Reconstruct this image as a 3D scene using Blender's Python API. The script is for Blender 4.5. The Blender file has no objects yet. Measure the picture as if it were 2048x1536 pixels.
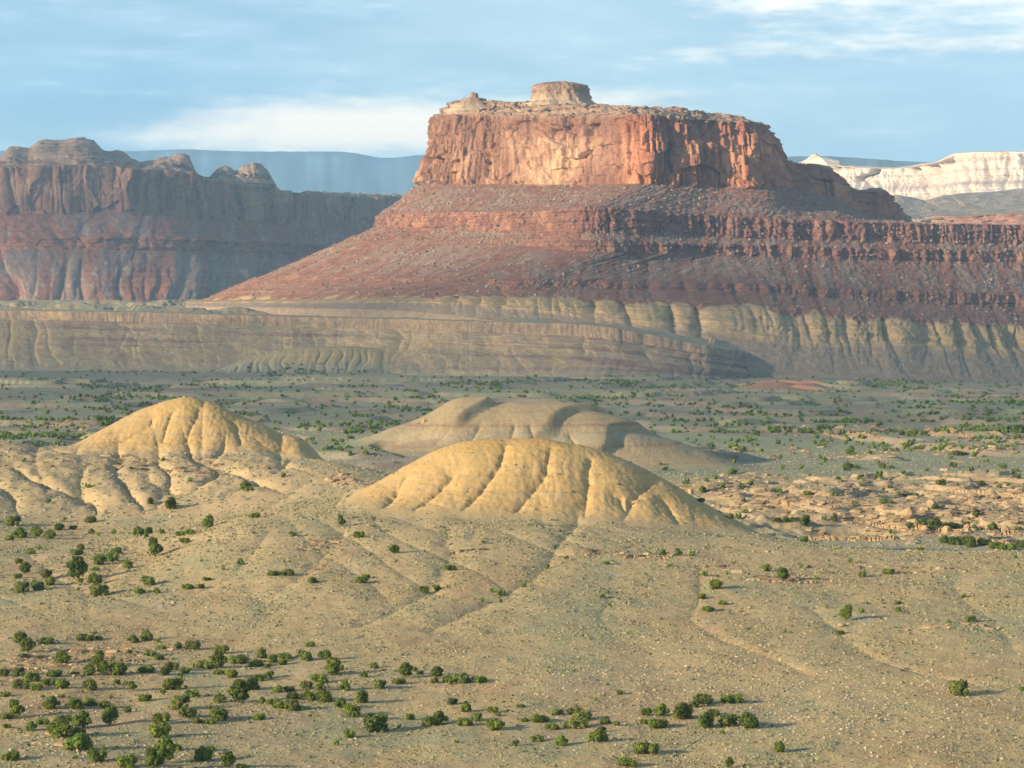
import bpy, math, random
import numpy as np

# ------------------------------------------------------------------ camera, sky, sun, exposure
SC = bpy.context.scene
COL = SC.collection
F, HZ, CZ = 5807.0, 590.0, 60.0            # focal length in photo pixels, horizon row, eye height
PITCH = math.atan((768.0 - HZ) / F)
SUN_EL, SUN_BACK = 15.0, 30.0               # sun height; how far behind pure left it stands (degrees)

cam_d = bpy.data.cameras.new("camera")
cam = bpy.data.objects.new("camera", cam_d)
COL.objects.link(cam)
cam.location = (0, 0, CZ)
cam.rotation_euler = (math.radians(90) - PITCH, 0, 0)
cam_d.sensor_width = 36.0
cam_d.lens = 36.0 * F / 2048.0
cam_d.clip_start = 1.0
cam_d.clip_end = 120000.0
SC.camera = cam

SC.view_settings.view_transform = 'Standard'
SC.view_settings.look = 'None'
SC.view_settings.gamma = 1.0
SC.view_settings.exposure = 1.4
SC.render.engine = 'CYCLES'
SC.cycles.use_denoising = True
SC.cycles.max_bounces = 4
SC.cycles.diffuse_bounces = 2
SC.cycles.glossy_bounces = 1
SC.cycles.transmission_bounces = 1
SC.cycles.volume_bounces = 0
SC.cycles.transparent_max_bounces = 8

sun_to = np.array([-math.cos(math.radians(SUN_BACK)) * math.cos(math.radians(SUN_EL)),
                   -math.sin(math.radians(SUN_BACK)) * math.cos(math.radians(SUN_EL)),
                   math.sin(math.radians(SUN_EL))])   # direction towards the sun


def rot_z_of(v):
    return math.atan2(v[1], v[0])


sun_d = bpy.data.lights.new("sun", 'SUN')
sun_d.energy = 3.6
sun_d.angle = math.radians(1.8)
sun_d.color = (1.0, 0.82, 0.55)
sun = bpy.data.objects.new("sun", sun_d)
COL.objects.link(sun)
from mathutils import Vector
sun.rotation_euler = Vector(sun_to.tolist()).to_track_quat('Z', 'Y').to_euler()


class NT:
    """tiny node helper"""
    def __init__(self, tree):
        self.t = tree
        tree.nodes.clear()

    def n(self, kind, **kw):
        nd = self.t.nodes.new(kind)
        for k, v in kw.items():
            if k.startswith('i_'):
                key = k[2:]
                sock = nd.inputs[int(key)] if key.isdigit() else nd.inputs[key.replace('_', ' ')]
                if hasattr(v, 'is_linked') or isinstance(v, bpy.types.NodeSocket):
                    self.t.links.new(v, sock)
                else:
                    sock.default_value = v
            else:
                setattr(nd, k, v)
        return nd

    def math(self, op, a, b=None, c=None, clamp=False):
        nd = self.t.nodes.new('ShaderNodeMath')
        nd.operation = op
        nd.use_clamp = clamp
        for i, v in enumerate((a, b, c)):
            if v is None:
                continue
            if isinstance(v, bpy.types.NodeSocket):
                self.t.links.new(v, nd.inputs[i])
            else:
                nd.inputs[i].default_value = v
        return nd.outputs[0]

    def mix(self, fac, a, b, blend='MIX'):
        nd = self.t.nodes.new('ShaderNodeMix')
        nd.data_type = 'RGBA'
        nd.blend_type = blend
        for s, v in ((0, fac), (6, a), (7, b)):
            if isinstance(v, bpy.types.NodeSocket):
                self.t.links.new(v, nd.inputs[s])
            elif s == 0:
                nd.inputs[s].default_value = v
            else:
                nd.inputs[s].default_value = (*v, 1.0) if len(v) == 3 else v
        return nd.outputs[2]

    def ramp(self, fac, lo, hi):
        nd = self.t.nodes.new('ShaderNodeMapRange')
        nd.interpolation_type = 'SMOOTHSTEP'
        self.t.links.new(fac, nd.inputs[0])
        nd.inputs[1].default_value = lo
        nd.inputs[2].default_value = hi
        return nd.outputs[0]

    def link(self, a, b):
        self.t.links.new(a, b)


world = bpy.data.worlds.new("World")
SC.world = world
world.use_nodes = True
W = NT(world.node_tree)
sky = W.n('ShaderNodeTexSky', sky_type='NISHITA', sun_disc=False)
sky.sun_elevation = math.radians(SUN_EL)
sky.sun_rotation = math.atan2(sun_to[0], sun_to[1])
sky.altitude = 1600
sky.air_density = 1.0
sky.dust_density = 0.6
sky.ozone_density = 1.2
tc = W.n('ShaderNodeTexCoord')
sep = W.n('ShaderNodeSeparateXYZ', i_0=tc.outputs['Generated'])
az = W.math('ARCTAN2', sep.outputs[0], sep.outputs[1])
el = W.math('ARCSINE', sep.outputs[2])


def wnoise(kx, ky, off, detail=5, rough=0.55):
    v = W.n('ShaderNodeCombineXYZ', i_0=W.math('MULTIPLY', az, kx), i_1=W.math('MULTIPLY', el, ky), i_2=off)
    return W.n('ShaderNodeTexNoise', i_Vector=v.outputs[0], i_Scale=1.0, i_Detail=detail, i_Roughness=rough).outputs[0]


def wblob(a0, ra, e0, re):
    """soft elliptical patch of sky, 1 at its middle"""
    x = W.math('DIVIDE', W.math('SUBTRACT', az, a0), ra)
    y = W.math('DIVIDE', W.math('SUBTRACT', el, e0), re)
    r = W.math('ADD', W.math('MULTIPLY', x, x), W.math('MULTIPLY', y, y))
    return W.math('EXPONENT', W.math('MULTIPLY', r, -1.0))


K = 1.0    # brightness of the cloudy sky near the horizon, against the exposure
n_big = wnoise(9, 34, 1.3, 4, 0.5)
n_mid = wnoise(22, 110, 7.7, 6, 0.6)
n_fin = wnoise(70, 260, 3.1, 5, 0.6)
# thin blue-grey deck: pale to slate blue
deck = W.mix(W.ramp(n_big, 0.36, 0.64), (0.148 * K, 0.236 * K, 0.312 * K), (0.205 * K, 0.290 * K, 0.345 * K))
deck = W.mix(W.math('MULTIPLY', W.ramp(n_mid, 0.40, 0.72), 0.45), deck, (0.29 * K, 0.39 * K, 0.44 * K))
# paler towards the right
deck = W.mix(W.math('MULTIPLY', W.ramp(az, -0.06, 0.16), 0.30), deck, (0.26 * K, 0.355 * K, 0.41 * K))
# dark slate patch upper left
deck = W.mix(W.math('MULTIPLY', wblob(-0.14, 0.07, 0.070, 0.014), 0.6), deck, (0.095 * K, 0.205 * K, 0.330 * K))
# white banks
b1 = W.math('ADD', wblob(-0.075, 0.050, 0.0565, 0.0080), W.math('MULTIPLY', wblob(-0.015, 0.060, 0.058, 0.0080), 1.0))
b1 = W.math('ADD', b1, W.math('MULTIPLY', wblob(0.035, 0.028, 0.0665, 0.0050), 0.6))
b2 = W.math('ADD', wblob(0.170, 0.050, 0.107, 0.0150), wblob(0.085, 0.030, 0.104, 0.0120))
b2 = W.math('ADD', b2, W.math('MULTIPLY', wblob(0.155, 0.055, 0.0845, 0.0040), 0.6))
b2 = W.math('ADD', b2, W.math('MULTIPLY', wblob(0.075, 0.045, 0.0835, 0.004), 0.35))
nn = W.math('ADD', W.math('MULTIPLY', n_mid, 0.65), W.math('MULTIPLY', n_fin, 0.35))
m1 = W.ramp(W.math('ADD', W.math('MULTIPLY', b1, 0.95), W.math('MULTIPLY', W.math('SUBTRACT', nn, 0.5), 1.9)), 0.10, 1.15)
m2 = W.ramp(W.math('ADD', W.math('MULTIPLY', b2, 0.90), W.math('MULTIPLY', W.math('SUBTRACT', nn, 0.5), 2.2)), 0.15, 1.1)
cl = W.mix(m1, deck, (0.56 * K, 0.50 * K, 0.43 * K))
cl = W.mix(m2, cl, (0.60 * K, 0.54 * K, 0.46 * K))
nish = W.mix(1.0, sky.outputs[0], (0.130, 0.118, 0.096), 'MULTIPLY')
low = W.math('SUBTRACT', 1.0, W.ramp(el, 0.13, 0.35))
skycol = W.mix(W.math('MULTIPLY', low, 0.97), nish, cl)
bg = W.n('ShaderNodeBackground', i_0=skycol, i_1=1.0)
wo = W.n('ShaderNodeOutputWorld', i_0=bg.outputs[0])

# ------------------------------------------------------------------ noise
_r = np.random.RandomState(11)
_PERM = _r.permutation(4096).astype(np.int64)
_ang = _r.rand(4096) * 2 * np.pi
_GX, _GY = np.cos(_ang), np.sin(_ang)
_g3 = _r.normal(size=(4096, 3))
_g3 /= np.linalg.norm(_g3, axis=1)[:, None]


def per2(x, y, seed=0):
    x, y = np.broadcast_arrays(np.asarray(x, float), np.asarray(y, float))
    xi = np.floor(x).astype(np.int64)
    yi = np.floor(y).astype(np.int64)
    fx, fy = x - xi, y - yi
    u = fx * fx * fx * (fx * (fx * 6 - 15) + 10)
    v = fy * fy * fy * (fy * (fy * 6 - 15) + 10)
    s = seed * 131

    def g(ix, iy, dx, dy):
        h = _PERM[(_PERM[(ix + s) & 4095] + iy) & 4095]
        return _GX[h] * dx + _GY[h] * dy
    a = g(xi, yi, fx, fy)
    b = g(xi + 1, yi, fx - 1, fy)
    c = g(xi, yi + 1, fx, fy - 1)
    d = g(xi + 1, yi + 1, fx - 1, fy - 1)
    ab = a + u * (b - a)
    return 1.5 * (ab + v * (c + u * (d - c) - ab))


def fbm(x, y, o=4, seed=0, gain=0.5):
    t, a, n = 0.0, 1.0, 0.0
    for i in range(o):
        t = t + a * per2(x * 2 ** i, y * 2 ** i, seed + i * 7)
        n += a
        a *= gain
    return t / n


def rid(x, y, seed=0):
    return 1 - 2 * np.abs(per2(x, y, seed))


def sst(x, a, b):
    t = np.clip((x - a) / (b - a), 0, 1)
    return t * t * (3 - 2 * t)


def mixc(a, b, t):
    return a + (np.asarray(b) - a) * np.asarray(t)[..., None]


# ------------------------------------------------------------------ pixels of the photograph <-> places
CA, SA = math.cos(PITCH), math.sin(PITCH)


def at(px, py, Y):
    """place seen at photo pixel (px, py) at distance Y along the view"""
    px, py, Y = np.broadcast_arrays(np.asarray(px, float), np.asarray(py, float), np.asarray(Y, float))
    a, b = (px - 1024) / F, (768 - py) / F
    dy, dz = CA + SA * b, -SA + CA * b
    k = Y / dy
    return np.stack([a * k, Y + 0 * px, CZ + dz * k], -1)


def to_px(p):
    p = np.asarray(p, float)
    z = p[..., 2] - CZ
    f = p[..., 1] * CA - z * SA
    return 1024 + F * p[..., 0] / f, 768 - F * (p[..., 1] * SA + z * CA) / f


# ------------------------------------------------------------------ mesh helpers
def new_mesh(name, verts, faces_flat, counts, cols=None, mat=None, parent=None, smooth=True, idx=None, mats=None):
    me = bpy.data.meshes.new(name)
    verts = np.asarray(verts, np.float32).reshape(-1, 3)
    me.vertices.add(len(verts))
    me.vertices.foreach_set('co', verts.ravel())
    faces_flat = np.asarray(faces_flat, np.int32).ravel()
    me.loops.add(len(faces_flat))
    me.loops.foreach_set('vertex_index', faces_flat)
    counts = np.asarray(counts, np.int32)
    me.polygons.add(len(counts))
    st = np.concatenate([[0], np.cumsum(counts)[:-1]]).astype(np.int32)
    me.polygons.foreach_set('loop_start', st)
    me.polygons.foreach_set('loop_total', counts)
    me.polygons.foreach_set('use_smooth', np.full(len(counts), smooth, bool))
    if cols is not None:
        at_ = me.attributes.new('Col', 'FLOAT_COLOR', 'POINT')
        c4 = np.ones((len(verts), 4), np.float32)
        c4[:, :3] = np.asarray(cols, np.float32).reshape(-1, 3)
        at_.data.foreach_set('color', c4.ravel())
    me.update()
    me.validate()
    if mat:
        me.materials.append(mat)
    return me


def link(name, me, parent=None):
    o = bpy.data.objects.new(name, me)
    COL.objects.link(o)
    if parent:
        o.parent = parent
    return o


def struct(name, me, parent=None):
    o = link(name, me, parent)
    if not parent:
        o['kind'] = 'structure'
    return o


def grid_faces(nv, nu, flip=False):
    i = np.arange(nv * nu).reshape(nv, nu)
    a, b, c, d = i[:-1, :-1], i[:-1, 1:], i[1:, 1:], i[1:, :-1]
    q = np.stack([a, b, c, d] if not flip else [a, d, c, b], -1).reshape(-1, 4)
    return q


def grid_mesh(name, P, C, mat, flip=False, keep=None):
    nv, nu = P.shape[:2]
    q = grid_faces(nv, nu, flip)
    if keep is not None:
        kk = (keep[:-1, :-1] | keep[:-1, 1:] | keep[1:, 1:] | keep[1:, :-1]).ravel()
        q = q[kk]
        used = np.unique(q)
        mp = np.full(nv * nu, -1)
        mp[used] = np.arange(len(used))
        return new_mesh(name, P.reshape(-1, 3)[used], mp[q], np.full(len(q), 4), C.reshape(-1, 3)[used], mat)
    return new_mesh(name, P, q, np.full(len(q), 4), C, mat)


# ------------------------------------------------------------------ materials
def earth(name, sc1, sc2, amp1=0.35, amp2=0.35, bump=0.4, bdist=0.3, stretch=(1, 1, 1), rough=0.95, spots=None):
    """soil or rock: vertex albedo broken up by two scales of noise, with bump"""
    m = bpy.data.materials.new(name)
    m.use_nodes = True
    T = NT(m.node_tree)
    att = T.n('ShaderNodeAttribute', attribute_name='Col')
    geo = T.n('ShaderNodeNewGeometry')
    mp = T.n('ShaderNodeMapping', i_Vector=geo.outputs['Position'])
    mp.inputs['Scale'].default_value = stretch
    n1 = T.n('ShaderNodeTexNoise', i_Vector=mp.outputs[0], i_Scale=1.0 / sc1, i_Detail=5.0, i_Roughness=0.6)
    n2 = T.n('ShaderNodeTexNoise', i_Vector=geo.outputs['Position'], i_Scale=1.0 / sc2, i_Detail=4.0, i_Roughness=0.65)
    f1 = T.math('MULTIPLY_ADD', T.math('SUBTRACT', n1.outputs[0], 0.5), 2 * amp1 * 1.6, 1.0)
    f2 = T.math('MULTIPLY_ADD', T.math('SUBTRACT', n2.outputs[0], 0.5), 2 * amp2 * 1.6, 1.0)
    ff = T.math('MAXIMUM', T.math('MULTIPLY', f1, f2), 0.15)
    comb = T.n('ShaderNodeCombineXYZ', i_0=ff, i_1=ff, i_2=ff)
    col = T.mix(1.0, att.outputs['Color'], comb.outputs[0], 'MULTIPLY')
    hgt = T.math('ADD', n1.outputs[0], T.math('MULTIPLY', n2.outputs[0], 0.6))
    if spots:
        vs, thr, scol = spots
        vo = T.n('ShaderNodeTexVoronoi', i_Vector=geo.outputs['Position'], i_Scale=1.0 / vs)
        wn = T.n('ShaderNodeTexWhiteNoise', i_Vector=vo.outputs['Color'])
        sel = T.math('MULTIPLY', T.math('LESS_THAN', vo.outputs['Distance'], 0.33), T.math('LESS_THAN', wn.outputs['Value'], thr))
        col = T.mix(T.math('MULTIPLY', sel, 0.8), col, scol)
        hgt = T.math('ADD', hgt, T.math('MULTIPLY', sel, 0.8))
    bp = T.n('ShaderNodeBump', i_Strength=bump, i_Distance=bdist, i_Height=hgt)
    bs = T.n('ShaderNodeBsdfPrincipled', i_Base_Color=col, i_Roughness=rough, i_Normal=bp.outputs[0])
    bs.inputs['Specular IOR Level'].default_value = 0.1
    T.n('ShaderNodeOutputMaterial', i_0=bs.outputs[0])
    return m


def attr_mat(name, nscale, namp, rough=0.9, trans=0.0, rnd=0.0):
    m = bpy.data.materials.new(name)
    m.use_nodes = True
    T = NT(m.node_tree)
    att = T.n('ShaderNodeAttribute', attribute_name='Col')
    geo = T.n('ShaderNodeNewGeometry')
    n1 = T.n('ShaderNodeTexNoise', i_Vector=geo.outputs['Position'], i_Scale=1.0 / nscale, i_Detail=3.0)
    ff = T.math('MULTIPLY_ADD', T.math('SUBTRACT', n1.outputs[0], 0.5), 3.2 * namp, 1.0)
    if rnd:
        oi = T.n('ShaderNodeObjectInfo')
        ff = T.math('MULTIPLY', ff, T.math('MULTIPLY_ADD', T.math('SUBTRACT', oi.outputs['Random'], 0.5), rnd, 1.0))
    comb = T.n('ShaderNodeCombineXYZ', i_0=ff, i_1=ff, i_2=ff)
    col = T.mix(1.0, att.outputs['Color'], comb.outputs[0], 'MULTIPLY')
    if rnd:
        wn = T.n('ShaderNodeTexWhiteNoise', noise_dimensions='1D', i_W=oi.outputs['Random'])
        col = T.mix(T.math('MULTIPLY', wn.outputs['Value'], 0.45), col, T.mix(1.0, col, (1.35, 1.08, 0.8), 'MULTIPLY'))
    bs = T.n('ShaderNodeBsdfPrincipled', i_Base_Color=col, i_Roughness=rough)
    bs.inputs['Specular IOR Level'].default_value = 0.15
    sh = bs.outputs[0]
    if trans:
        tr = T.n('ShaderNodeBsdfTranslucent', i_Color=col)
        sh = T.n('ShaderNodeMixShader', i_0=trans, i_1=bs.outputs[0], i_2=tr.outputs[0]).outputs[0]
    T.n('ShaderNodeOutputMaterial', i_0=sh)
    return m


M_GROUND = earth('dry_soil', 1.8, 0.45, 0.22, 0.34, 0.7, 0.3, (1, 0.6, 1))
M_HILL = earth('yellow_clay', 2.0, 0.4, 0.12, 0.12, 0.35, 0.2, (0.25, 0.25, 1.6))
M_ROCK = earth('mesa_rock', 9.0, 2.6, 0.28, 0.22, 0.7, 1.6, (1, 1, 1.2))
M_CLIFF = earth('cliff_rock', 7.0, 2.2, 0.28, 0.28, 0.9, 1.8, (1, 1, 0.45))
M_FAR = earth('far_rock', 30.0, 9.0, 0.22, 0.15, 0.5, 5.0, (1, 1, 1.5))
M_LEAF = attr_mat('juniper_leaves', 0.5, 0.30, 0.75, 0.25, 0.45)
M_LEAF2 = attr_mat('juniper_leaves_far', 1.5, 0.30, 0.8, 0.2)
M_BARK = attr_mat('juniper_bark', 0.2, 0.3, 0.95)
M_TUFT = attr_mat('dry_grass', 0.8, 0.3, 0.95, 0.2)
M_STONE = earth('sandstone', 0.8, 0.2, 0.22, 0.2, 0.6, 0.1, (1, 1, 2.5))

# ------------------------------------------------------------------ the ground as a height function
TPS_PTS = []


def cp(Y, *pz):
    for px, z in pz:
        TPS_PTS.append((px, Y, z))


cp(200, (-500, 1), (1024, 1), (2550, 1))
cp(300, (-500, .5), (300, .3), (1024, .2), (1750, .3), (2550, .5))
cp(370, (-500, 0), (300, 0), (1024, 0), (1750, 0), (2550, 0))
cp(440, (-500, 0), (0, 0), (500, -.3), (1024, -.2), (1500, 0), (2000, .3), (2550, 0))
cp(505, (-500, 0), (0, .2), (300, 0.1), (700, 0.6), (1024, 0.8), (1500, 0.6), (2000, 0.8), (2550, 1))
cp(580, (-500, .5), (100, .8), (300, 2.0), (450, 4), (700, 4.6), (1024, 4.4), (1400, 3.2), (1700, 2.9), (2048, 2.6), (2550, 2))
cp(640, (-500, 1), (100, 1.2), (300, 2.8), (450, 8.2), (700, 9), (1024, 8.4), (1300, 7.2), (1500, 5.3), (1700, 4.2), (2048, 3.4), (2550, 3.4))
cp(690, (-500, 2), (0, 2), (250, 2.2), (450, 6.5), (700, 10), (1024, 8), (1300, 5), (1500, 2.2), (1700, -1), (2048, -2.5), (2550, -3))
cp(735, (-500, 3), (0, 3), (200, 2.6), (400, 4.5), (600, 9), (800, 10), (1024, 5), (1300, 0), (1500, -4), (1700, -6.3), (2048, -6.6), (2550, -6))
cp(790, (-500, 10), (0, 11), (200, 10), (450, 11.5), (700, 14), (900, 6), (1200, -2), (1500, -6.4), (1700, -7), (2048, -6.6), (2550, -6))
cp(840, (-500, 17), (0, 17.6), (200, 15), (400, 14.5), (600, 12.5), (750, 8), (1000, -2), (1500, -5), (1800, -4), (2048, -3), (2550, -3))
cp(900, (-500, 14), (0, 11), (300, 7), (600, 1), (900, -3), (1200, -4), (1500, -3), (1800, -1.6), (2100, -1), (2550, -1))
cp(1000, (-500, -2), (0, -3), (400, -4), (800, -4), (1200, -4), (1600, -4), (2048, -3), (2550, -3))
for _Y, _z in ((1200, -5), (1500, -7), (1900, -10), (2400, -13), (3000, -14), (4500, -14)):
    _k = 0.0 if _Y < 2000 else (0.4 if _Y < 2300 else 1.0)
    cp(_Y, (-600, _z), (300, _z), (1024, _z), (1500, _z), (2048, _z - 7 * _k), (2650, _z - 11 * _k))
_tp = np.array(TPS_PTS, float)


def _uv(x, Y):
    Yc = np.clip(Y, 180, 4600)
    u = np.clip(x / np.maximum(Yc, 1) * F / 1000, -1.65, 1.65)
    return u, np.log(Yc / 600) * 2.6


_tu = (_tp[:, 0] - 1024) / 1000
_tv = np.log(_tp[:, 1] / 600) * 2.6


def _kern(r2):
    return 0.5 * r2 * np.log(r2 + 1e-9)


_A = _kern((_tu[:, None] - _tu[None]) ** 2 + (_tv[:, None] - _tv[None]) ** 2) + np.eye(len(_tu)) * 0.004
_Pm = np.stack([np.ones_like(_tu), _tu, _tv], 1)
_sol = np.linalg.solve(np.block([[_A, _Pm], [_Pm.T, np.zeros((3, 3))]]), np.concatenate([_tp[:, 2], [0, 0, 0]]))


def tps(x, Y):
    sh = np.shape(x)
    u, v = _uv(np.ravel(x), np.ravel(Y))
    z = _sol[-3] + _sol[-2] * u + _sol[-1] * v
    for k in range(len(_tu)):
        z += _sol[k] * _kern((u - _tu[k]) ** 2 + (v - _tv[k]) ** 2)
    return z.reshape(sh)


class Hill:
    def __init__(self, name, outline, Y, wf, wb, gullies=(), A=1.8, wd=2.6, ledges=(), expo=1.0):
        self.name, self.Y, self.wf, self.wb, self.A, self.wd, self.expo = name, Y, wf, wb, A, wd, expo
        o = np.array(outline, float)
        p = at(o[:, 0], o[:, 1], Y)
        self.cx, self.cz = p[:, 0], p[:, 2]
        self.gpx, self.gul = gullies, []
        self.ledges = ledges

    def crest(self, x, gz):
        xs = np.linspace(self.cx[0], self.cx[-1], 160)
        k = np.interp(xs, self.cx, self.cz)
        for _ in range(10):
            k[1:-1] = 0.25 * k[:-2] + 0.5 * k[1:-1] + 0.25 * k[2:]
        H = np.interp(x, xs, k) - gz
        e = (self.cx[-1] - self.cx[0]) * 0.12
        w = sst(x, self.cx[0] - 0.3 * e, self.cx[0] + e) * (1 - sst(x, self.cx[-1] - e, self.cx[-1] + 0.3 * e))
        return np.maximum(H, 0) * w

    def bump(self, x, Y, gz_crest, gul=True):
        t = (self.Y - Y)
        t = np.where(t > 0, t / self.wf, -t / self.wb)
        t = t + 0.035 * fbm(x / self.wf * 1.3, Y / self.wf * 1.3, 2, 5)
        S = 0.5 + 0.5 * np.cos(np.pi * np.clip(t, 0, 1) ** self.expo)
        S = S ** 0.92
        b = self.crest(x, gz_crest) * S
        if gul and self.gul:
            d = np.full(np.shape(x), 1e9)
            for pl in self.gul:
                d = np.minimum(d, poly_dist(x, Y, pl))
            env = np.clip(4.5 * S * (1 - S), 0, 1) ** 0.7 * sst(b, 0.3, 3.0)
            d = d * (1 + 0.5 * fbm(x / (3 * self.wd), Y / (5 * self.wd), 2, 9)) + 0.25 * self.wd * (0.5 + fbm(x / self.wd, Y / self.wd, 2, 13))
            d = np.maximum(d, 0)
            b = b - self.A * env * (np.exp(-d / self.wd) + 0.35 * np.exp(-(d / (0.35 * self.wd)) ** 2))
            b = b - 0.14 * env * sst(per2(x / 14, Y / 20, 41), -0.15, 0.35) * np.exp(-np.abs(per2(x / 3.4 + 0.9 * per2(x / 9, Y / 12, 37), Y / 26, 39)) / 0.2)
            b = b - 0.05 * self.A * env * np.abs(per2(x / (1.1 * self.wd) + 0.3 * d / self.wd, Y / (14 * self.wd), 17)) * 2
        if self.wf > 100:
            g = per2(x / 15 + 0.35 * per2(x / 40, Y / 40, 19), Y / 170, 23)
            g2 = per2(x / 6.5 + 0.3 * per2(x / 20, Y / 30, 29), Y / 120, 27)
            b = b - 4.0 * S * (1 - S) * (1.6 * np.exp(-np.abs(g) / 0.16) + 0.7 * np.exp(-np.abs(g2) / 0.2)) * sst(b, 0.5, 4)
        return np.maximum(b, 0)

    def box(self):
        return self.cx[0] - 8, self.cx[-1] + 8, self.Y - self.wf * 1.15, self.Y + self.wb * 1.15


def poly_dist(x, Y, pl):
    d = np.full(np.shape(x), 1e9)
    for (x0, y0), (x1, y1) in zip(pl[:-1], pl[1:]):
        vx, vy = x1 - x0, y1 - y0
        L = vx * vx + vy * vy + 1e-9
        t = np.clip(((x - x0) * vx + (Y - y0) * vy) / L, 0, 1)
        dd = np.hypot(x - x0 - t * vx, Y - y0 - t * vy)
        d = np.minimum(d, dd)
    return d


HILLS = [
    Hill('big_yellow', [(600, 1040), (650, 1016), (720, 985), (800, 938), (860, 906), (910, 888), (960, 878), (1050, 877), (1110, 883),
                        (1170, 893), (1240, 915), (1300, 943), (1340, 962), (1400, 1003), (1450, 1033), (1500, 1056), (1560, 1074)], 705, 52, 46,
         [[(1012, 884), (1009, 897), (1000, 925), (965, 973), (934, 1008), (916, 1030), (905, 1060)],
          [(1102, 892), (1097, 907), (1092, 942), (1061, 982), (1031, 1021), (1022, 1056)],
          [(1183, 915), (1178, 933), (1174, 973), (1169, 1035)],
          [(1300, 955), (1290, 970), (1260, 1000), (1246, 1043)], [(1239, 991), (1250, 1017)],
          [(905, 945), (881, 973), (831, 1013), (828, 1042)],
          [(815, 945), (806, 955), (793, 982), (767, 1013), (720, 1038)], [(1330, 1000), (1350, 1030), (1365, 1060)]], 1.25, 3.0),
    Hill('left_yellow', [(130, 900), (170, 882), (230, 845), (290, 815), (340, 802), (380, 797), (420, 806), (480, 835), (540, 857), (600, 878), (665, 900)], 862, 46, 40,
         [[(305, 835), (300, 850), (246, 878)], [(345, 822), (337, 840), (325, 882)], [(398, 815), (393, 830), (374, 878)],
          [(462, 840), (472, 850), (482, 888)]], 0.95, 2.2),
    Hill('grey_mound', [(690, 905), (760, 890), (820, 870), (860, 851), (890, 832), (915, 821), (1000, 818), (1030, 815), (1110, 815), (1190, 820),
                        (1250, 833), (1300, 850), (1350, 864), (1420, 887), (1500, 902)], 1165, 58, 60,
         [[(1030, 850), (1020, 880), (1015, 905)], [(1060, 850), (1068, 880), (1075, 905)], [(1140, 868), (1150, 885), (1160, 905)],
          [(1230, 872), (1245, 890)], [(960, 850), (940, 885)], [(900, 850), (870, 885)]], 0.9, 3.0),
    Hill('bench_foot', [(400, 742), (450, 730), (510, 714), (560, 702), (620, 694), (700, 692), (770, 698), (850, 710), (950, 722), (1000, 730), (1090, 748)], 2740, 130, 90,
         [], 2.0, 4.5),
    Hill('red_mound', [(1440, 772), (1480, 765), (1520, 757), (1560, 755), (1600, 761), (1660, 771)], 2330, 70, 60),
]

# gullies that run down the apron below the mounds, drawn on the photograph
APRON = [
    ([(905, 1058), (890, 1078), (903, 1110), (880, 1155), (858, 1185), (800, 1215), (720, 1250)], 1.7, 4.2),
    ([(1160, 1045), (1140, 1062), (1112, 1095), (1095, 1130), (1062, 1160), (1005, 1190), (930, 1225), (860, 1260)], 1.9, 4.0),
    ([(700, 1045), (672, 1085), (640, 1120), (590, 1165), (520, 1205)], 1.3, 4.5),
    ([(540, 1060), (500, 1110), (470, 1150), (380, 1190)], 1.2, 4.0),
    ([(1400, 1135), (1400, 1195), (1380, 1238), (1440, 1280), (1530, 1310), (1620, 1350)], 1.0, 2.8),
    ([(1620, 1215), (1690, 1275), (1760, 1320), (1850, 1350), (1960, 1370)], 1.1, 3.0),
    ([(1905, 1150), (1920, 1190), (1990, 1240), (2030, 1300)], 1.0, 3.4),
    ([(1220, 1195), (1200, 1235), (1230, 1270)], 0.6, 2.5),
    ([(175, 930), (160, 965), (172, 1005)], 3.2, 4.5), ([(290, 920), (300, 960), (330, 985), (310, 1015)], 3.0, 4.5),
    ([(420, 905), (400, 945), (340, 975)], 2.4, 4.0), ([(560, 905), (562, 940), (520, 965), (430, 1000)], 3.0, 4.5),
    ([(100, 890), (70, 930), (95, 985)], 2.6, 5.0), ([(470, 930), (440, 960)], 1.8, 3.5), ([(620, 960), (560, 1000), (500, 1030)], 1.4, 4.0),
]
_apron = []


def rough_ground(x, Y):
    z = tps(x, Y)
    near = 1 - sst(Y, 950, 1300)
    z = z + near * (0.9 * fbm(x / 34, Y / 60, 3, 21) + 0.28 * fbm(x / 9, Y / 16, 3, 31))
    # low dry washes across the plain, cut as small steps of rock
    far = sst(Y, 900, 1150) * (1 - sst(Y, 2450, 2700))
    w = fbm(x / 260 + 0.0008 * Y, Y / 190, 4, 41)
    stp = sst(w, 0.02, 0.06) + sst(w, 0.22, 0.25) + sst(w, -0.16, -0.12)
    z = z + far * (3.0 * (stp - 1.2) + 0.6 * fbm(x / 40, Y / 60, 3, 44))
    # the rocky rise behind the right-hand wash
    rk = sst(x / Y, 0.045, 0.085) * sst(Y, 770, 800) * (1 - sst(Y, 990, 1050))
    q = fbm(x / 38, Y / 48, 3, 51)
    z = z + rk * (1.4 * (sst(q, -.25, -.18) + sst(q, 0.0, 0.06) + sst(q, .2, .25)) - 1.4 + 0.5 * fbm(x / 5, Y / 9, 3, 55))
    return z


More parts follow.
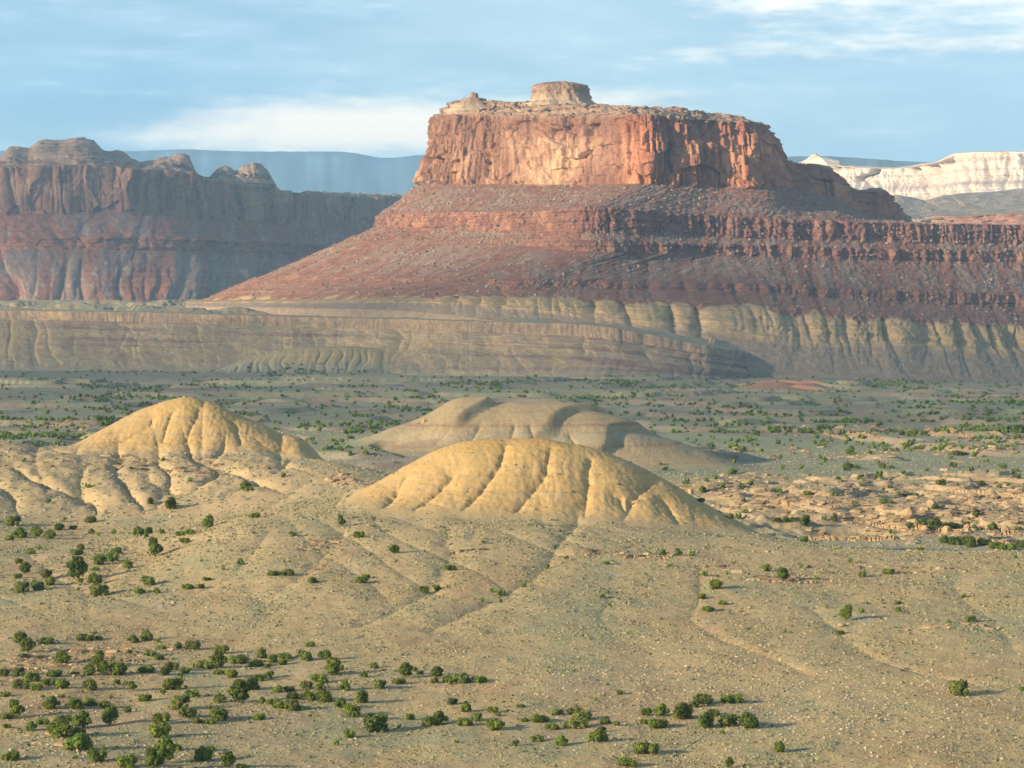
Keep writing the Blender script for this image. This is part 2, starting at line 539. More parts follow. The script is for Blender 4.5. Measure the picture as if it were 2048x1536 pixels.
def ground_pre(x, Y):
    z = rough_ground(x, Y)
    # rounded badland lobes on the left-hand slope
    lb = (1 - sst(x / Y, -0.09, -0.062)) * sst(Y, 735, 765) * (1 - sst(Y, 815, 845))
    z = z + lb * (1.15 * (0.5 - 1.5 * np.exp(-np.abs(per2(x / 17 + 0.35 * per2(x / 30, Y / 30, 3) + 0.012 * (Y - 780), Y / 70, 61)) / 0.13)) + 0.8 * fbm(x / 7, Y / 10, 3, 62))
    z = z + (1 - sst(x / Y, 0.0, 0.06)) * sst(Y, 520, 570) * (1 - sst(Y, 670, 700)) * 0.38 * (0.5 - np.exp(-np.abs(per2(x / 19 + 0.014 * (Y - 600), Y / 90, 63)) / 0.16))
    for pl, a, w in _apron:
        m = (x > pl[:, 0].min() - 5 * w) & (x < pl[:, 0].max() + 5 * w) & (Y > pl[:, 1].min() - 7 * w) & (Y < pl[:, 1].max() + 7 * w)
        if m.any():
            d = poly_dist(x[m], Y[m], pl)
            dj = d + 0.35 * w * fbm(x[m] / 6, Y[m] / 9, 2, 66)
            z[m] -= 0.36 * a * (1.25 * np.exp(-np.maximum(dj, 0) / (0.75 * w)) - 0.45 * np.exp(-(d / (2.6 * w)) ** 2))
    return z


def total(x, Y, gul=True, parts=False):
    x = np.asarray(x, float)
    Y = np.asarray(Y, float)
    z = ground_pre(x, Y)
    bumps = []
    for h in HILLS:
        x0, x1, y0, y1 = h.box()
        m = (x > x0) & (x < x1) & (Y > y0) & (Y < y1)
        b = np.zeros(np.shape(x))
        if m.any():
            gz = h.gz(x[m])
            b[m] = h.bump(x[m], Y[m], gz, gul)
        bumps.append(b)
    zz = z + sum(bumps)
    return (zz, z, bumps) if parts else zz


for h in HILLS:
    _xs = np.linspace(h.cx[0] - 10, h.cx[-1] + 10, 80)
    _g = tps(_xs, np.full(80, h.Y))
    h.gz = (lambda X, G: (lambda x: np.interp(x, X, G)))(_xs, _g)


def cast(px, py, fn, lo=330.0, hi=3000.0, n=420):
    """where the sight line through a photo pixel meets the ground"""
    px = np.asarray(px, float).ravel()
    py = np.asarray(py, float).ravel()
    Ys = lo * (hi / lo) ** np.linspace(0, 1, n)
    P = at(px[:, None], py[:, None], Ys[None])
    G = fn(P[..., 0], P[..., 1])
    D = P[..., 2] - G
    hit = D < 0
    k = np.where(hit.any(1), hit.argmax(1), n - 1)
    k = np.maximum(k, 1)
    r = np.arange(len(px))
    d0, d1 = D[r, k - 1], D[r, k]
    t = np.clip(d0 / (d0 - d1 + 1e-9), 0, 1)
    Y = Ys[k - 1] + t * (Ys[k] - Ys[k - 1])
    X = at(px, py, Y)[:, 0]
    return X, Y, fn(X, Y), hit.any(1)


for h in HILLS:
    for g in h.gpx:
        g = np.array(g, float)
        X, Y, Z, ok = cast(g[:, 0], g[:, 1], lambda a, b: total(a, b, False), h.Y - h.wf * 1.6, h.Y + 2)
        h.gul.append(np.stack([X, Y], 1))
_tmp = []
for g, a, w in APRON:
    g = np.array(g, float)
    X, Y, Z, ok = cast(g[:, 0], g[:, 1], lambda p, q: tps(p, q), 400, 1000)
    _tmp.append((np.stack([X, Y], 1), a, w))
_apron.extend(_tmp)


# ------------------------------------------------------------------ albedo of the ground
def ground_color(x, Y, z, bumps):
    sh = np.shape(x)
    n1 = fbm(x / 26, Y / 60, 4, 71)
    n2 = fbm(x / 60, Y / 110, 3, 81)
    n3 = fbm(x / 5, Y / 11, 3, 91)
    n4 = fbm(x / 12, Y / 40, 3, 95)
    tan = np.array((0.420, 0.302, 0.154))
    c = np.ones(sh + (3,)) * tan
    c = mixc(c, (0.375, 0.250, 0.128), sst(n1 + 0.5 * n3, 0.05, 0.45))                 # rusty soil
    c = mixc(c, (0.305, 0.265, 0.145), sst(-n1 + 0.5 * n2 + 0.5 * n3, 0.0, 0.42) * 0.9)   # grassy
    c = mixc(c, (0.42, 0.345, 0.225), sst(n4, 0.30, 0.6) * 0.6)                      # pale gravel
    # apron is paler, yellower
    ap = sst(z, 3, 8) * (1 - sst(Y, 940, 990))
    c = mixc(c, (0.440, 0.320, 0.168), ap * 0.65)
    c = mixc(c, (0.330, 0.235, 0.145), ap * sst(n2 + 0.3 * n3, 0.12, 0.4) * 0.5)
    bad = (1 - sst(x / Y, -0.09, -0.06)) * sst(Y, 730, 760) * (1 - sst(Y, 880, 930))
    c = mixc(c, (0.400, 0.290, 0.155), bad * 0.6)
    c = mixc(c, (0.30, 0.222, 0.145), bad * sst(fbm(x / 9, z / 2.4, 3, 97), 0.0, 0.4) * 0.65)
    # red soil among the junipers
    c = mixc(c, (0.355, 0.240, 0.142), (1 - sst(Y, 430, 480)) * sst(fbm(x / 30, Y / 25, 3, 99) - 0.2 * (x / Y > 0.07), -0.1, 0.3) * 0.6)
    # plain
    pl = sst(Y, 960, 1120)
    m1 = fbm(x / 160, Y / 130, 4, 101)
    m2 = fbm(x / 60, Y / 45, 4, 103)
    pc = np.ones(sh + (3,)) * np.array((0.245, 0.240, 0.145))
    pc = mixc(pc, (0.290, 0.285, 0.160), sst(m1, 0.0, 0.4) * 0.8)
    pc = mixc(pc, (0.275, 0.205, 0.150), sst(m2, 0.02, 0.35) * 0.75)
    pc = mixc(pc, (0.36, 0.31, 0.23), sst(m2 - m1, 0.3, 0.7) * 0.5)
    w = fbm(x / 260 + 0.0008 * Y, Y / 190, 4, 41)
    sc_ = np.maximum(np.maximum(sst(w, 0.0, 0.02) * (1 - sst(w, .06, .09)), sst(w, .2, .22) * (1 - sst(w, .25, .28))), sst(w, -.18, -.16) * (1 - sst(w, -.12, -.09)))
    pc = mixc(pc, (0.27, 0.195, 0.145), sc_ * sst(fbm(x / 15, Y / 12, 3, 47), -.35, .2) * 0.9)
    pc = mixc(pc, (0.26, 0.215, 0.160), sst(Y, 2350, 2650) * 0.8)
    c = mixc(c, pc, pl)
    # wash floor on the right
    ws = sst(x / Y, 0.02, 0.05) * sst(Y, 690, 720) * (1 - sst(Y, 780, 820))
    c = mixc(c, (0.245, 0.240, 0.165), ws * 0.8)
    rk = sst(x / Y, 0.045, 0.085) * sst(Y, 785, 830) * (1 - sst(Y, 960, 1040))
    c = mixc(c, (0.345, 0.250, 0.155), rk * 0.8)
    return c


def hill_color(k, x, Y, z, b, c):
    n3 = fbm(x / 5, Y / 9, 3, 111)
    band = fbm(z / 1.1 + 0.25 * n3, x / 60, 3, 113)
    fine = fbm(x / 1.6, Y / 2.2, 3, 117)
    if k in (0, 1):
        top = sst(z, 19 if k == 0 else 24, 25 if k == 0 else 29)
        hc = np.ones(np.shape(x) + (3,)) * np.array((0.455, 0.295, 0.122))
        hc = mixc(hc, (0.500, 0.315, 0.108), top * 0.9)
        hc = mixc(hc, (0.400, 0.300, 0.160), sst(band, 0.1, 0.5) * 0.5)
        hc = mixc(hc, (0.415, 0.318, 0.185), sst(n3, 0.0, 0.5) * 0.35)
        if k == 0:
            hc = mixc(hc, (0.49, 0.27, 0.10), sst(z, 23.6, 25.2) * 0.7)
            for zl in (14.2, 17.6):
                hc = mixc(hc, (0.36, 0.22, 0.11), (np.exp(-((z - zl - 0.5 * n3) / 0.24) ** 2)) * sst(fbm(x / 12, 0 * x, 2, 5), -0.1, 0.25) * 0.8)
        else:
            for zl in (17.5, 20.0, 24.4):
                hc = mixc(hc, (0.34, 0.22, 0.12), (np.exp(-((z - zl - 0.5 * n3) / 0.24) ** 2)) * sst(fbm(x / 12, 0 * x + k, 2, 5), -0.2, 0.2) * 0.8)
        t = sst(b + 0.9 * n3 + 0.5 * fine, 0.5, 2.2)
    elif k == 2:
        hc = np.ones(np.shape(x) + (3,)) * np.array((0.335, 0.250, 0.142))
        hc = mixc(hc, (0.365, 0.262, 0.132), sst(n3 - 0.012 * (x + 20), 0.0, 0.6) * 0.7)
        hc = mixc(hc, (0.29, 0.205, 0.135), sst(band, 0.0, 0.4) * 0.6)
        hc = mixc(hc, (0.33, 0.29, 0.205), np.exp(-((z - 4) / 2.2) ** 2) * sst(n3, -0.3, 0.3) * 0.7)
        hc = mixc(hc, (0.24, 0.15, 0.105), np.exp(-((z - 8.6 - 0.6 * n3) / 0.5) ** 2) * 0.7)
        hc = mixc(hc, (0.27, 0.17, 0.11), np.exp(-((z - 0.9 - 0.5 * n3) / 0.5) ** 2) * 0.6)
        t = sst(b + 1.2 * n3, 0.6, 2.5)
    elif k == 3:
        hc = np.ones(np.shape(x) + (3,)) * np.array((0.36, 0.268, 0.138))
        hc = mixc(hc, (0.30, 0.225, 0.140), sst(fbm(z / 3, x / 200, 3, 119), -.1, 0.4) * 0.7)
        hc = mixc(hc, (0.30, 0.26, 0.17), (1 - sst(z, -6, 3)) * 0.8)
        t = sst(b + 3 * fbm(x / 20, Y / 30, 3, 5), 1, 8)
    else:
        hc = np.ones(np.shape(x) + (3,)) * np.array((0.30, 0.165, 0.105))
        t = sst(b + 2 * fbm(x / 20, Y / 30, 3, 5), 0.6, 3)
    return mixc(c, hc, t)


def full_color(x, Y, z, bumps):
    c = ground_color(x, Y, z, bumps)
    for k, b in enumerate(bumps):
        m = b > 0.02
        if m.any():
            c[m] = hill_color(k, x[m], Y[m], z[m], b[m], c[m])
    return c


# ground sheet: fine where the photograph looks closely
def rows_Y():
    out = [120.0]
    while out[-1] < 2750:
        y = out[-1]
        if y < 330:
            s = 6.0
        elif y < 730:
            s = 0.45 * (y / 450)
        elif y < 1050:
            s = 0.9
        else:
            s = 2.2 * (y / 1050)
        out.append(y + s)
    out += [2800, 3000, 3500, 4500, 6000, 8000, 11000, 13000, 16000, 19500]
    return np.array(out)


RY = rows_Y()
ang = np.concatenate([np.linspace(-0.30, -0.205, 60, endpoint=False), np.linspace(-0.205, 0.205, 1340), np.linspace(0.205, 0.30, 61)[1:]])
GX_ = RY[:, None] * ang[None]
GY_ = np.repeat(RY[:, None], len(ang), 1)
GZ, GB, BMP = total(GX_, GY_, True, True)
GC = full_color(GX_, GY_, GZ, BMP)
cover = np.max([sst(b, 0.35, 1.3) for b in BMP], axis=0)
gp = np.stack([GX_, GY_, GZ - 1.2 * cover], -1)
struct('ground', grid_mesh('ground', gp, GC, M_GROUND))

for k, h in enumerate(HILLS):
    x0, x1, y0, y1 = h.box()
    if h.Y < 1000:
        nx, ny = int((x1 - x0) / 0.17), int((y1 - y0) / 0.32)
    elif h.Y < 1500:
        nx, ny = int((x1 - x0) / 0.3), int((y1 - y0) / 0.6)
    else:
        nx, ny = int((x1 - x0) / 0.8), int((y1 - y0) / 1.1)
    X, Y = np.meshgrid(np.linspace(x0, x1, nx), np.linspace(y0, y1, ny))
    Z, _, B = total(X, Y, True, True)
    m_ = B[k] > 0.12
    for j in range(len(HILLS)):
        if j != k:
            m_ &= B[j] <= B[k]
    C = full_color(X, Y, Z, B)
    if k < 2:
        Z = Z + 0.14 * fbm(X / 1.4, Y / 1.8, 3, 140) * sst(B[k], 0.3, 2)
    Z = Z + 0.04
    struct('hill', grid_mesh('hill', np.stack([X, Y, Z], -1), C, M_HILL if k < 2 else M_GROUND, keep=m_))


# ------------------------------------------------------------------ mesas: lofts through geological levels
def catmull(t, k, p):
    """cubic through p[k] at parameter k (monotone-ish, per component)"""
    p = np.asarray(p, float)
    m = np.zeros_like(p)
    dk = np.diff(k)
    sl = np.diff(p, axis=0) / dk[:, None]
    m[0], m[-1] = sl[0], sl[-1]
    w0, w1 = dk[1:], dk[:-1]
    m[1:-1] = (sl[:-1] * w0[:, None] + sl[1:] * w1[:, None]) / (w0 + w1)[:, None] * 0.8
    i = np.clip(np.searchsorted(k, t, side='right') - 1, 0, len(k) - 2)
    h = dk[i][:, None]
    s = ((t - k[i]) / dk[i])[:, None]
    return ((2 * s ** 3 - 3 * s ** 2 + 1) * p[i] + (s ** 3 - 2 * s ** 2 + s) * h * m[i]
            + (-2 * s ** 3 + 3 * s ** 2) * p[i + 1] + (s ** 3 - s ** 2) * h * m[i + 1])


def loft(rows, nu, nvs, ref):
    R = [at(*np.array(r, float).T) for r in rows]
    seg = np.linalg.norm(np.diff(R[ref][:, :2], axis=0), axis=1)
    k = np.concatenate([[0], np.cumsum(seg)])
    t = np.linspace(0, k[-1], nu)
    L = [catmull(t, k, r) for r in R]
    P, lev = [], []
    for i in range(len(L) - 1):
        e = 1 if i == len(L) - 2 else 0
        for q in np.linspace(0, 1, nvs[i], endpoint=bool(e)):
            P.append(L[i] * (1 - q) + L[i + 1] * q)
            lev.append(i + q)
    P = np.array(P)
    lev = np.repeat(np.array(lev)[:, None], nu, 1)
    S = np.repeat(t[None], len(P), 0)
    Tn = np.gradient(P[..., :2], axis=1)
    for _ in range(12):
        Tn[:, 1:-1] = 0.25 * Tn[:, :-2] + 0.5 * Tn[:, 1:-1] + 0.25 * Tn[:, 2:]
    Tn /= np.linalg.norm(Tn, axis=-1, keepdims=True) + 1e-9
    N = np.stack([Tn[..., 1], -Tn[..., 0]], -1)
    return P, lev, S, N


def ledge(lev, l0, w, S, seed, cover=0.5, sc=60.0):
    """a hard bed that stands out just below level l0"""
    l = lev - l0 + 0.05 * per2(S / 45, 0 * S, seed + 3)
    b = sst(l, -0.015, 0.015) * np.exp(-np.maximum(l, 0) / w)
    return b * np.clip(cover + 1.1 * fbm(S / sc, lev * 0.7, 2, seed), 0, 1.2)


def lin(a, *f):
    return np.interp(a, [q[0] for q in f], [q[1] for q in f])


# ---- the great butte with the long wall to its right
LOWPX = (1548, 1585, 1625, 1680, 1715, 1800, 1870, 2048, 2330)


def low(first, *poly):
    """a level of the net: explicit columns up to the prow and just beyond, then points spread along the wall"""
    q = np.array(poly, float)
    return list(first) + [(p_, float(np.interp(p_, q[:, 0], q[:, 1])), float(np.interp(p_, q[:, 0], q[:, 2]))) for p_ in LOWPX]


c_rows = [
    # 0 middle of the top
    [(1050, 219, 3420), (1050, 219, 3400), (1080, 216, 3380), (1150, 214, 3350), (1250, 218, 3320), (1350, 226, 3300), (1440, 238, 3300), (1460, 262, 3330), (1540, 345, 3450), (1650, 352, 3450), (1700, 385, 3480), (1770, 396, 3480), (1850, 462, 3400), (1960, 464, 3400), (2330, 466, 3400)],
    # 1 inner edge of the stepped cap
    [(1000, 203, 3520), (905, 203, 3345), (1000, 203, 3300), (1130, 207, 3240), (1290, 214, 3160), (1420, 226, 3170), (1515, 249, 3200), (1530, 272, 3240), (1565, 322, 3420), (1655, 333, 3420), (1700, 372, 3440), (1765, 380, 3440), (1840, 458, 3340), (1960, 460, 3340), (2330, 462, 3340)],
    # 2 rim of the great cliff
    [(980, 228, 3560), (882, 229, 3320), (1000, 231, 3245), (1150, 233, 3155), (1290, 229, 3065), (1430, 243, 3102), (1546, 266, 3155), (1568, 310, 3215), (1590, 326, 3330), (1664, 340, 3330), (1706, 377, 3350), (1776, 386, 3365), (1800, 446, 3330), (1920, 456, 3240), (2330, 460, 3240)],
    # 3 foot of the great cliff
    [(980, 372, 3570), (848, 367, 3295), (1000, 368, 3218), (1150, 369, 3128), (1292, 367, 3038), (1432, 373, 3074), (1572, 376, 3125), (1586, 379, 3185), (1612, 384, 3260), (1676, 398, 3275), (1716, 424, 3290), (1786, 438, 3310), (1806, 449, 3260), (1910, 454, 3180), (2330, 459, 3180)],
    # 4 top of the lower cliff band
    low([(840, 436, 3560), (764, 431, 3275), (930, 424, 3135), (1062, 424, 3022), (1185, 414, 2905), (1400, 431, 2970)], (1500, 436, 2990), (1700, 444, 3030), (2048, 450, 3115), (2330, 455, 3175)),
    # 5 foot of it
    low([(830, 460, 3555), (760, 455, 3265), (915, 462, 3118), (1050, 465, 3006), (1187, 466, 2895), (1400, 472, 2958)], (1500, 475, 2975), (1700, 482, 3015), (2048, 488, 3099), (2330, 493, 3159)),
    # 6 top of the second band
    low([(770, 474, 3550), (735, 468, 3262), (900, 474, 3105), (1040, 477, 2994), (1190, 480, 2880), (1400, 487, 2940)], (1500, 490, 2957), (1700, 497, 2995), (2048, 503, 3079), (2330, 508, 3139)),
    # 7 foot of the second band
    low([(740, 486, 3548), (712, 478, 3260), (880, 484, 3098), (1030, 490, 2988), (1196, 503, 2874), (1400, 509, 2934)], (1500, 511, 2950), (1700, 518, 2988), (2048, 526, 3071), (2330, 531, 3131)),
    # 8 top of the third band
    low([(560, 555, 3535), (545, 552, 3268), (740, 555, 3045), (900, 558, 2930), (1045, 560, 2805), (1260, 563, 2814)], (1500, 566, 2845), (1700, 578, 2875), (2048, 590, 2950), (2330, 597, 3010)),
    # 9 foot of the third band
    low([(530, 562, 3533), (520, 560, 3270), (730, 562, 3040), (890, 567, 2924), (1035, 572, 2798), (1255, 577, 2803)], (1500, 582, 2833), (1700, 598, 2863), (2048, 614, 2938), (2330, 622, 2998)),
    # 10 where red turns to yellow
    low([(420, 600, 3520), (432, 600, 3290), (640, 598, 3020), (800, 595, 2910), (965, 592, 2780), (1250, 604, 2735)], (1450, 612, 2740), (1600, 628, 2755), (1800, 638, 2785), (2048, 652, 2845), (2330, 660, 2905)),
    # 11 yellow ledge
    low([(380, 605, 3500), (410, 604, 3270), (620, 603, 2990), (790, 602, 2880), (960, 606, 2755), (1250, 636, 2690)], (1450, 660, 2690), (1600, 675, 2705), (1800, 685, 2735), (2048, 700, 2790), (2330, 706, 2850)),
    # 12 foot
    low([(370, 613, 3480), (400, 613, 3240), (600, 616, 2960), (780, 620, 2845), (950, 636, 2720), (1250, 690, 2640)], (1450, 742, 2610), (1600, 755, 2620), (1800, 762, 2640), (2048, 769, 2690), (2330, 773, 2740)),
    # 13 buried skirt
    low([(370, 650, 3470), (400, 650, 3230), (600, 660, 2950), (780, 664, 2835), (950, 690, 2710), (1250, 740, 2630)], (1450, 790, 2600), (1600, 790, 2610), (1800, 800, 2630), (2048, 810, 2680), (2330, 815, 2730)),
]
BU = 1500
P, LV, S, N = loft(c_rows, BU, [16, 22, 140, 64, 44, 16, 30, 56, 16, 34, 50, 70, 10], 4)
Z0 = P[..., 2].copy()
ST = S[0, -1]
wob = per2(S / 70, Z0 / 90, 201)
_r = sst(S / ST, 0.33, 0.47) * sst(LV, 3.0, 4.0)
SG = S * (1 - _r) + (P[..., 0] * 1.05 + 300) * _r         # runs straight down the slope below the prow


def cusp(a, w):
    """narrow gully lines where a crosses zero"""
    return np.exp(-np.abs(a) / w)


# great cliff: spalled slabs, alcoves, cracks
wW = sst(LV, 1.9, 2.02) * (1 - sst(LV, 2.97, 3.1))
dW = 6.0 * fbm(S / 70, Z0 / 170, 2, 203)
for sc_, zc, amp, sd in ((50, 70, 3.6, 211), (10, 18, 0.6, 213)):
    v_ = 2.4 * fbm(S / sc_ + 0.05 * fbm(S / 8, Z0 / 10, 2, sd + 9), Z0 / zc, 2, sd)
    dW += amp * (np.floor(v_) + sst(v_ - np.floor(v_), 0.46, 0.54))
for bh, bw, amp, sd in ((27.0, 26.0, 3.4, 291), (11.0, 9.0, 1.5, 293)):
    zb = np.floor(Z0 / bh + 0.5 * per2(S / (3 * bw), 0 * S, sd))          # beds broken into upright blocks
    v_ = 3.0 * per2(S / bw + zb * 0.37, zb * 0.71 + 0.5, sd + 1)
    dW += amp * (np.floor(v_) + sst(v_ - np.floor(v_), 0.44, 0.56)) * sst(per2(S / 90, Z0 / 70, sd + 2), -0.5, 0.1)
cr1 = per2(S / 26 + 0.10 * per2(S / 9, Z0 / 14, 204), Z0 / 600, 205)
cr2 = per2(S / 11 + 0.16 * per2(S / 6, Z0 / 9, 206), Z0 / 120, 207)
dW -= 8.0 * cusp(cr1, 0.05) * sst(per2(S / 50, Z0 / 60, 208), -0.25, 0.2) + 4.0 * cusp(cr2, 0.055) * sst(per2(S / 30, Z0 / 34, 209), -0.1, 0.3)
leftw = 1 - sst(S, ST * 0.16, ST * 0.25)
dW += 4.0 * leftw * (np.abs(per2(S / 11 + 0.014 * Z0, Z0 / 150, 214)) * 2.2 - 0.6)
pin = 1 - sst(LV, 2.5 - 0.4 * per2(S / 13, 0 * S, 216), 2.9)
dW += 4.5 * (1 - pin) * np.clip(per2(S / 15, 0 * S, 218) + 0.15, 0, 1) * 2 * (0.3 + leftw)
dW += (1.6 * per2(0 * S + 1.7, Z0 / 3.2, 215)) * (1 - sst(LV, 2.02, 2.3)) + 1.1 * per2(S / 60, Z0 / 4.0, 217)
dC = (sst(LV, 0.9, 1.0) * (1 - sst(LV, 1.95, 2.0))) * (3.5 * np.round(2 * per2(S / 120, Z0 / 4.5 + 0.15 * per2(S / 25, 0 * S, 8), 217)) + 2 * fbm(S / 12, Z0 / 5, 3, 219))
# slopes
rt = sst(S, ST * 0.42, ST * 0.50)            # the right-hand wall
tal = sst(LV, 3.0, 3.1) * (1 - sst(LV, 10.6, 11.4))
ga = lin(LV, (3, 1.0), (4, 2.0), (5, 2), (7, 2.5), (8, 5.0), (10, 7.0), (12, 5)) * np.clip(0.7 + 1.0 * fbm(S / 60, LV * .4, 2, 250), .2, 1.5)
gn1 = per2(SG / 44 + 0.5 * wob, Z0 / 140, 221)
gn2 = per2(SG / 17 + 0.45 * wob, Z0 / 90, 223)
dT = tal * (ga * (0.45 - 1.15 * cusp(gn1, 0.16) - 0.6 * cusp(gn2, 0.16)) + 3.0 * fbm(S / 15, Z0 / 9, 4, 225) + 1.9 * fbm(S / 5, Z0 / 3.5, 3, 226))
dT += 3.0 * sst(LV, 3, 3.05) * (1 - sst(LV, 3.3, 3.5)) * ledge(LV, 3.12, 0.25, S, 227)


def band(l0, l1, seed, amp):
    w = sst(LV, l0 - 0.05, l0 + 0.02) * (1 - sst(LV, l1 - 0.05, l1 + 0.2))
    v_ = 2.2 * fbm(S / 22, Z0 / 50, 2, seed + 4)
    return w * amp * (1.6 * (np.floor(v_) + sst(v_ - np.floor(v_), .4, .6)) + 1.1 * rid(S / 8 + 0.3 * wob, Z0 / 60, seed) + 0.7 * per2(S / 70, Z0 / 2.6, seed + 2) - 2.2 * cusp(per2(S / 13, Z0 / 200, seed + 6), 0.08))


dL = band(4, 5, 229, 1.5) + (0.35 + 0.65 * rt) * (band(6, 7, 329, 1.5) + band(8, 9, 429, 1.4))
over = fbm(S / 48, 0 * S, 3, 431)               # where debris buries the bands
dR = 4.0 * sst(over, 0.05, 0.35) * (sst(LV, 5.6, 6.6) * (1 - sst(LV, 7.0, 7.6)) + sst(LV, 7.6, 8.6) * (1 - sst(LV, 9, 9.6)))
dR += 3.0 * ledge(LV, 7.45, 0.1, S, 244, 0.25, 50) + 2.5 * ledge(LV, 9.5, 0.12, S, 245, 0.3 + 0.4 * rt, 30)
# yellow lobes at the foot
yl = sst(LV, 9.75, 10.2)
yg1 = per2(SG / 46 + 0.9 * per2(SG / 110, 0 * S, 246) + 0.30 * wob, Z0 / 260, 247)
yg2 = per2(SG / 13 + 0.30 * wob, Z0 / 120, 249)
ya = lin(LV, (9.7, 5), (10.3, 13), (10.85, 13), (11.2, 3.5), (12, 1.5)) * np.clip(0.75 + 0.9 * fbm(S / 75, LV * .6, 2, 248), 0.25, 1.4)
dY = yl * (0.35 + 0.65 * rt) * (ya * (0.55 - 1.7 * cusp(yg1, 0.15) - 0.75 * cusp(yg2, 0.15) * np.clip(0.5 + 1.6 * per2(SG / 60, Z0 / 60, 252), 0, 1.3) + 0.5 * np.abs(yg1)) + 4.5 * ledge(LV, 10.62, 0.15, S, 251, 0.45, 30)
                                + 6.5 * ledge(LV, 11.02, 0.22, S, 253, 0.45, 30) + 1.5 * fbm(S / 7, Z0 / 5, 3, 255))
fine = 0.9 * fbm(S / 5, Z0 / 4, 3, 257)
D = wW * dW + dC + dT + dL + dR + dY + fine * (1 - sst(LV, 11.6, 12)) * sst(LV, 0.6, 1) * (1 - 0.6 * wW)
D *= (1 - 0.85 * sst(LV, 11.75, 12.0))
P[..., 0] += N[..., 0] * D
P[..., 1] += N[..., 1] * D
P[..., 2] += (0.9 * fbm(S / 9, Z0 / 6, 3, 259)) * tal + sst(LV, 0, .9) * (1 - sst(LV, 1.9, 2.02)) * (1.6 * np.round(1.7 * fbm(S / 17, LV * 2, 2, 261)) + 0.8 * fbm(S / 6, LV * 5, 2, 262))

# colours of the beds
ns = fbm(S / 30, Z0 / 30, 4, 271)
nf = fbm(S / 7, Z0 / 9, 4, 273)
streak = fbm(S / 9, Z0 / 110, 4, 275)
big = fbm(S / 45, Z0 / 50, 3, 277)
bed = fbm(0 * S, Z0 / 2.5 + 0.2 * nf, 3, 279)
cap = np.ones(P.shape) * np.array((0.30, 0.195, 0.130))
cap = mixc(cap, (0.26, 0.15, 0.105), sst(bed + 0.4 * nf, 0.0, 0.35))
cap = mixc(cap, (0.38, 0.285, 0.205), sst(-bed + 0.5 * nf, 0.25, 0.55))
wg = np.ones(P.shape) * np.array((0.310, 0.160, 0.098))
wg = mixc(wg, (0.410, 0.232, 0.138), sst(big + 0.5 * ns + 0.2 * leftw * 0, 0.0, 0.35))
pale = np.exp(-((S / ST - 0.392) / 0.034) ** 2) * sst(LV, 2.2, 2.4)
wg = mixc(wg, (0.53, 0.335, 0.200), np.clip(pale * (0.55 + 1.2 * nf + 0.6 * big), 0, 1))
wg = mixc(wg, (0.180, 0.088, 0.062), sst(streak + 0.25 * nf - 0.25 * pale, 0.05, 0.35) * 0.85)
wg = mixc(wg, (0.215, 0.104, 0.070), sst(-big - ns * 0.6 + 0.4 * nf - 0.3 * pale, 0.10, 0.45) * 0.8)
wg = mixc(wg, (0.23, 0.115, 0.076), (1 - sst(LV + 0.3 * nf, 2.10, 2.45)) * 0.85)
cc = mixc(cap, wg, sst(LV + 0.06 * nf, 1.97, 2.05))
red = np.ones(P.shape) * np.array((0.238, 0.112, 0.076))
red = mixc(red, (0.185, 0.088, 0.066), sst(bed + 0.7 * nf, 0.0, 0.4) * 0.8)
red = mixc(red, (0.285, 0.135, 0.088), sst(-bed - 0.3 * nf, 0.2, 0.5))
deb = np.ones(P.shape) * np.array((0.245, 0.165, 0.122))        # grey debris
deb = mixc(deb, (0.31, 0.225, 0.172), sst(nf, 0.1, 0.5))
deb = mixc(deb, (0.19, 0.13, 0.10), sst(-nf, 0.15, 0.5) * 0.8)
fan = fbm(SG / 26 + 0.6 * wob, Z0 / 75, 4, 281) + 0.25 * sst(over, 0.0, 0.35) - 0.15 * cusp(gn1, 0.2)
dm = sst(fan + 0.45 * nf, -0.20, 0.12) * lin(LV, (3, 0.35), (3.3, 0.8), (3.9, 0.9), (4.0, 0.15), (4.95, 0.2), (5.1, 0.9), (5.9, 0.9), (6, 0.25), (7, 0.35), (7.2, 0.85), (7.9, 0.8), (8.0, 0.3), (9, 0.3), (9.3, 0.5), (10, 0.2))
slope = mixc(red, deb, np.clip(dm, 0, 1))
cc = mixc(cc, slope, sst(LV + 0.05 * nf, 2.97, 3.05))
low_ = np.ones(P.shape) * np.array((0.225, 0.104, 0.075))
low_ = mixc(low_, (0.145, 0.070, 0.058), sst(bed + 0.3 * nf, -0.1, 0.3))
low_ = mixc(low_, (0.35, 0.170, 0.100), sst(nf + ns + 0.3 * (1 - rt), 0.15, 0.6) * (0.9 - 0.35 * rt))
lb_ = lambda a, b_: sst(LV, a - 0.04, a + 0.03) * (1 - sst(LV + 0.1 * nf, b_ - 0.15, b_))
cc = mixc(cc, low_, lb_(4, 5))
cc = mixc(cc, low_, lb_(6, 7) * 0.85 * (1 - 0.8 * sst(over, .05, .35)) * (0.5 + 0.5 * rt))
cc = mixc(cc, low_ * 1.05, lb_(8, 9) * 0.7 * (1 - 0.8 * sst(over, .05, .35)))
yel = np.ones(P.shape) * np.array((0.410, 0.275, 0.140))
yel = mixc(yel, (0.31, 0.232, 0.150), sst(fbm(0 * S + 3, Z0 / 3 + 0.3 * nf, 3, 283), -0.05, 0.35) * 0.8)
yel = mixc(yel, (0.30, 0.235, 0.17), sst(nf, 0.1, 0.5) * 0.6)
yel = mixc(yel, (0.29, 0.175, 0.125), np.exp(-((LV - 11.25 - 0.15 * ns) / 0.07) ** 2) * 0.55)
yel = mixc(yel, (0.250, 0.190, 0.145), sst(LV + 0.25 * nf, 10.95, 11.4) * 0.85)
cc = mixc(cc, yel, sst(LV + 0.6 * fbm(S / 30, 0 * S, 4, 285) + 0.7 * (np.clip(np.abs(yg1), 0, .4) - 0.2) + 0.05 * nf, 9.95, 10.1))
